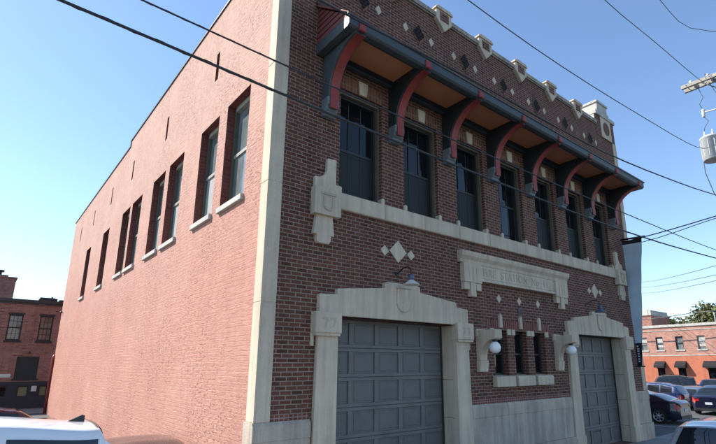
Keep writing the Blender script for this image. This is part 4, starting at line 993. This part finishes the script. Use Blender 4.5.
for i, (zf, zp, yf, lb) in enumerate(((11.22, 7.3, 11.93, 'highest of the three thin wires slanting across the lot behind the banner'), (10.67, 6.8, 12.0, 'middle of the three thin wires slanting across the lot behind the banner'), (10.02, 6.55, 12.08, 'lowest of the three thin wires slanting across the lot behind the banner'))):
    pts = [Vector((PX, PY+.1, zp)).lerp(Vector((50, yf, zf)), t)-Vector((0,0,.5*4*t*(1-t)*.3)) for t in (0,.25,.5,.75,1)] + [Vector((95, 37, zf+4))]
    wire([tuple(p) for p in pts], .02, lb, 'wire_alu', group='thin wires slanting across the lot')
wire([(58, -8, 8.6), (58, 2, 8.2), (58, 9, 8.35), (58, 14.2, 8.0), (58, 24, 8.3)], .05, 'grey cable just above the roof line of the shop row', 'wire_alu')

# ------------------------------------------------------------------ scale to metres
for o in list(bpy.data.objects):
    if o.parent is None:
        o.location = o.location*UNIT; o.scale = (UNIT, UNIT, UNIT)

# ------------------------------------------------------------------ camera
C = Vector((-4.28491847, -9.0, 2.5)); yaw, pitch, roll, f, cx, cy = 0.70660593, 0.24167103, -0.00305517, 472.62358, 387.969331, 249.248235
fw = Vector((math.sin(yaw)*math.cos(pitch), math.cos(yaw)*math.cos(pitch), math.sin(pitch))); rt = Vector((math.cos(yaw), -math.sin(yaw), 0)); up = rt.cross(fw)
r2 = rt*math.cos(roll)+up*math.sin(roll); u2 = up*math.cos(roll)-rt*math.sin(roll)
cam = bpy.data.cameras.new('camera'); co = bpy.data.objects.new('camera', cam); COL.objects.link(co); SC.camera = co
mat = Matrix((r2, u2, -fw)).transposed().to_4x4(); mat.translation = C*UNIT; co.matrix_world = mat
cam.sensor_fit = 'HORIZONTAL'; cam.sensor_width = 36; cam.lens = f/716*36
cam.shift_x = (358-cx)/716; cam.shift_y = (cy-222)/716
cam.clip_start = .05; cam.clip_end = 4000
# ------------------------------------------------------------------ light
SAZ, SEL = -43, 43
w = bpy.data.worlds.new('World'); SC.world = w; w.use_nodes = True; nt = w.node_tree; bg = nt.nodes['Background']
sk = nt.nodes.new('ShaderNodeTexSky'); sk.sky_type = 'NISHITA'; sk.sun_disc = False; sk.sun_elevation = R(SEL); sk.sun_rotation = R(SAZ)
sk.air_density = 1.0; sk.dust_density = .25; sk.ozone_density = 3.2; sk.altitude = 200
nt.links.new(sk.outputs[0], bg.inputs[0]); bg.inputs[1].default_value = .15
sl = bpy.data.lights.new('sun', 'SUN'); sl.energy = 5.0; sl.angle = R(.55); sl.color = (1, .95, .87)
so = bpy.data.objects.new('sun', sl); COL.objects.link(so)
d = Vector((math.sin(R(SAZ))*math.cos(R(SEL)), math.cos(R(SAZ))*math.cos(R(SEL)), math.sin(R(SEL))))
so.rotation_euler = (-d).to_track_quat('-Z', 'Y').to_euler(); so.location = d*60
vs = SC.view_settings; vs.view_transform = 'Standard'; vs.look = 'None'; vs.exposure = .82; vs.gamma = 1; vs.use_curve_mapping = False
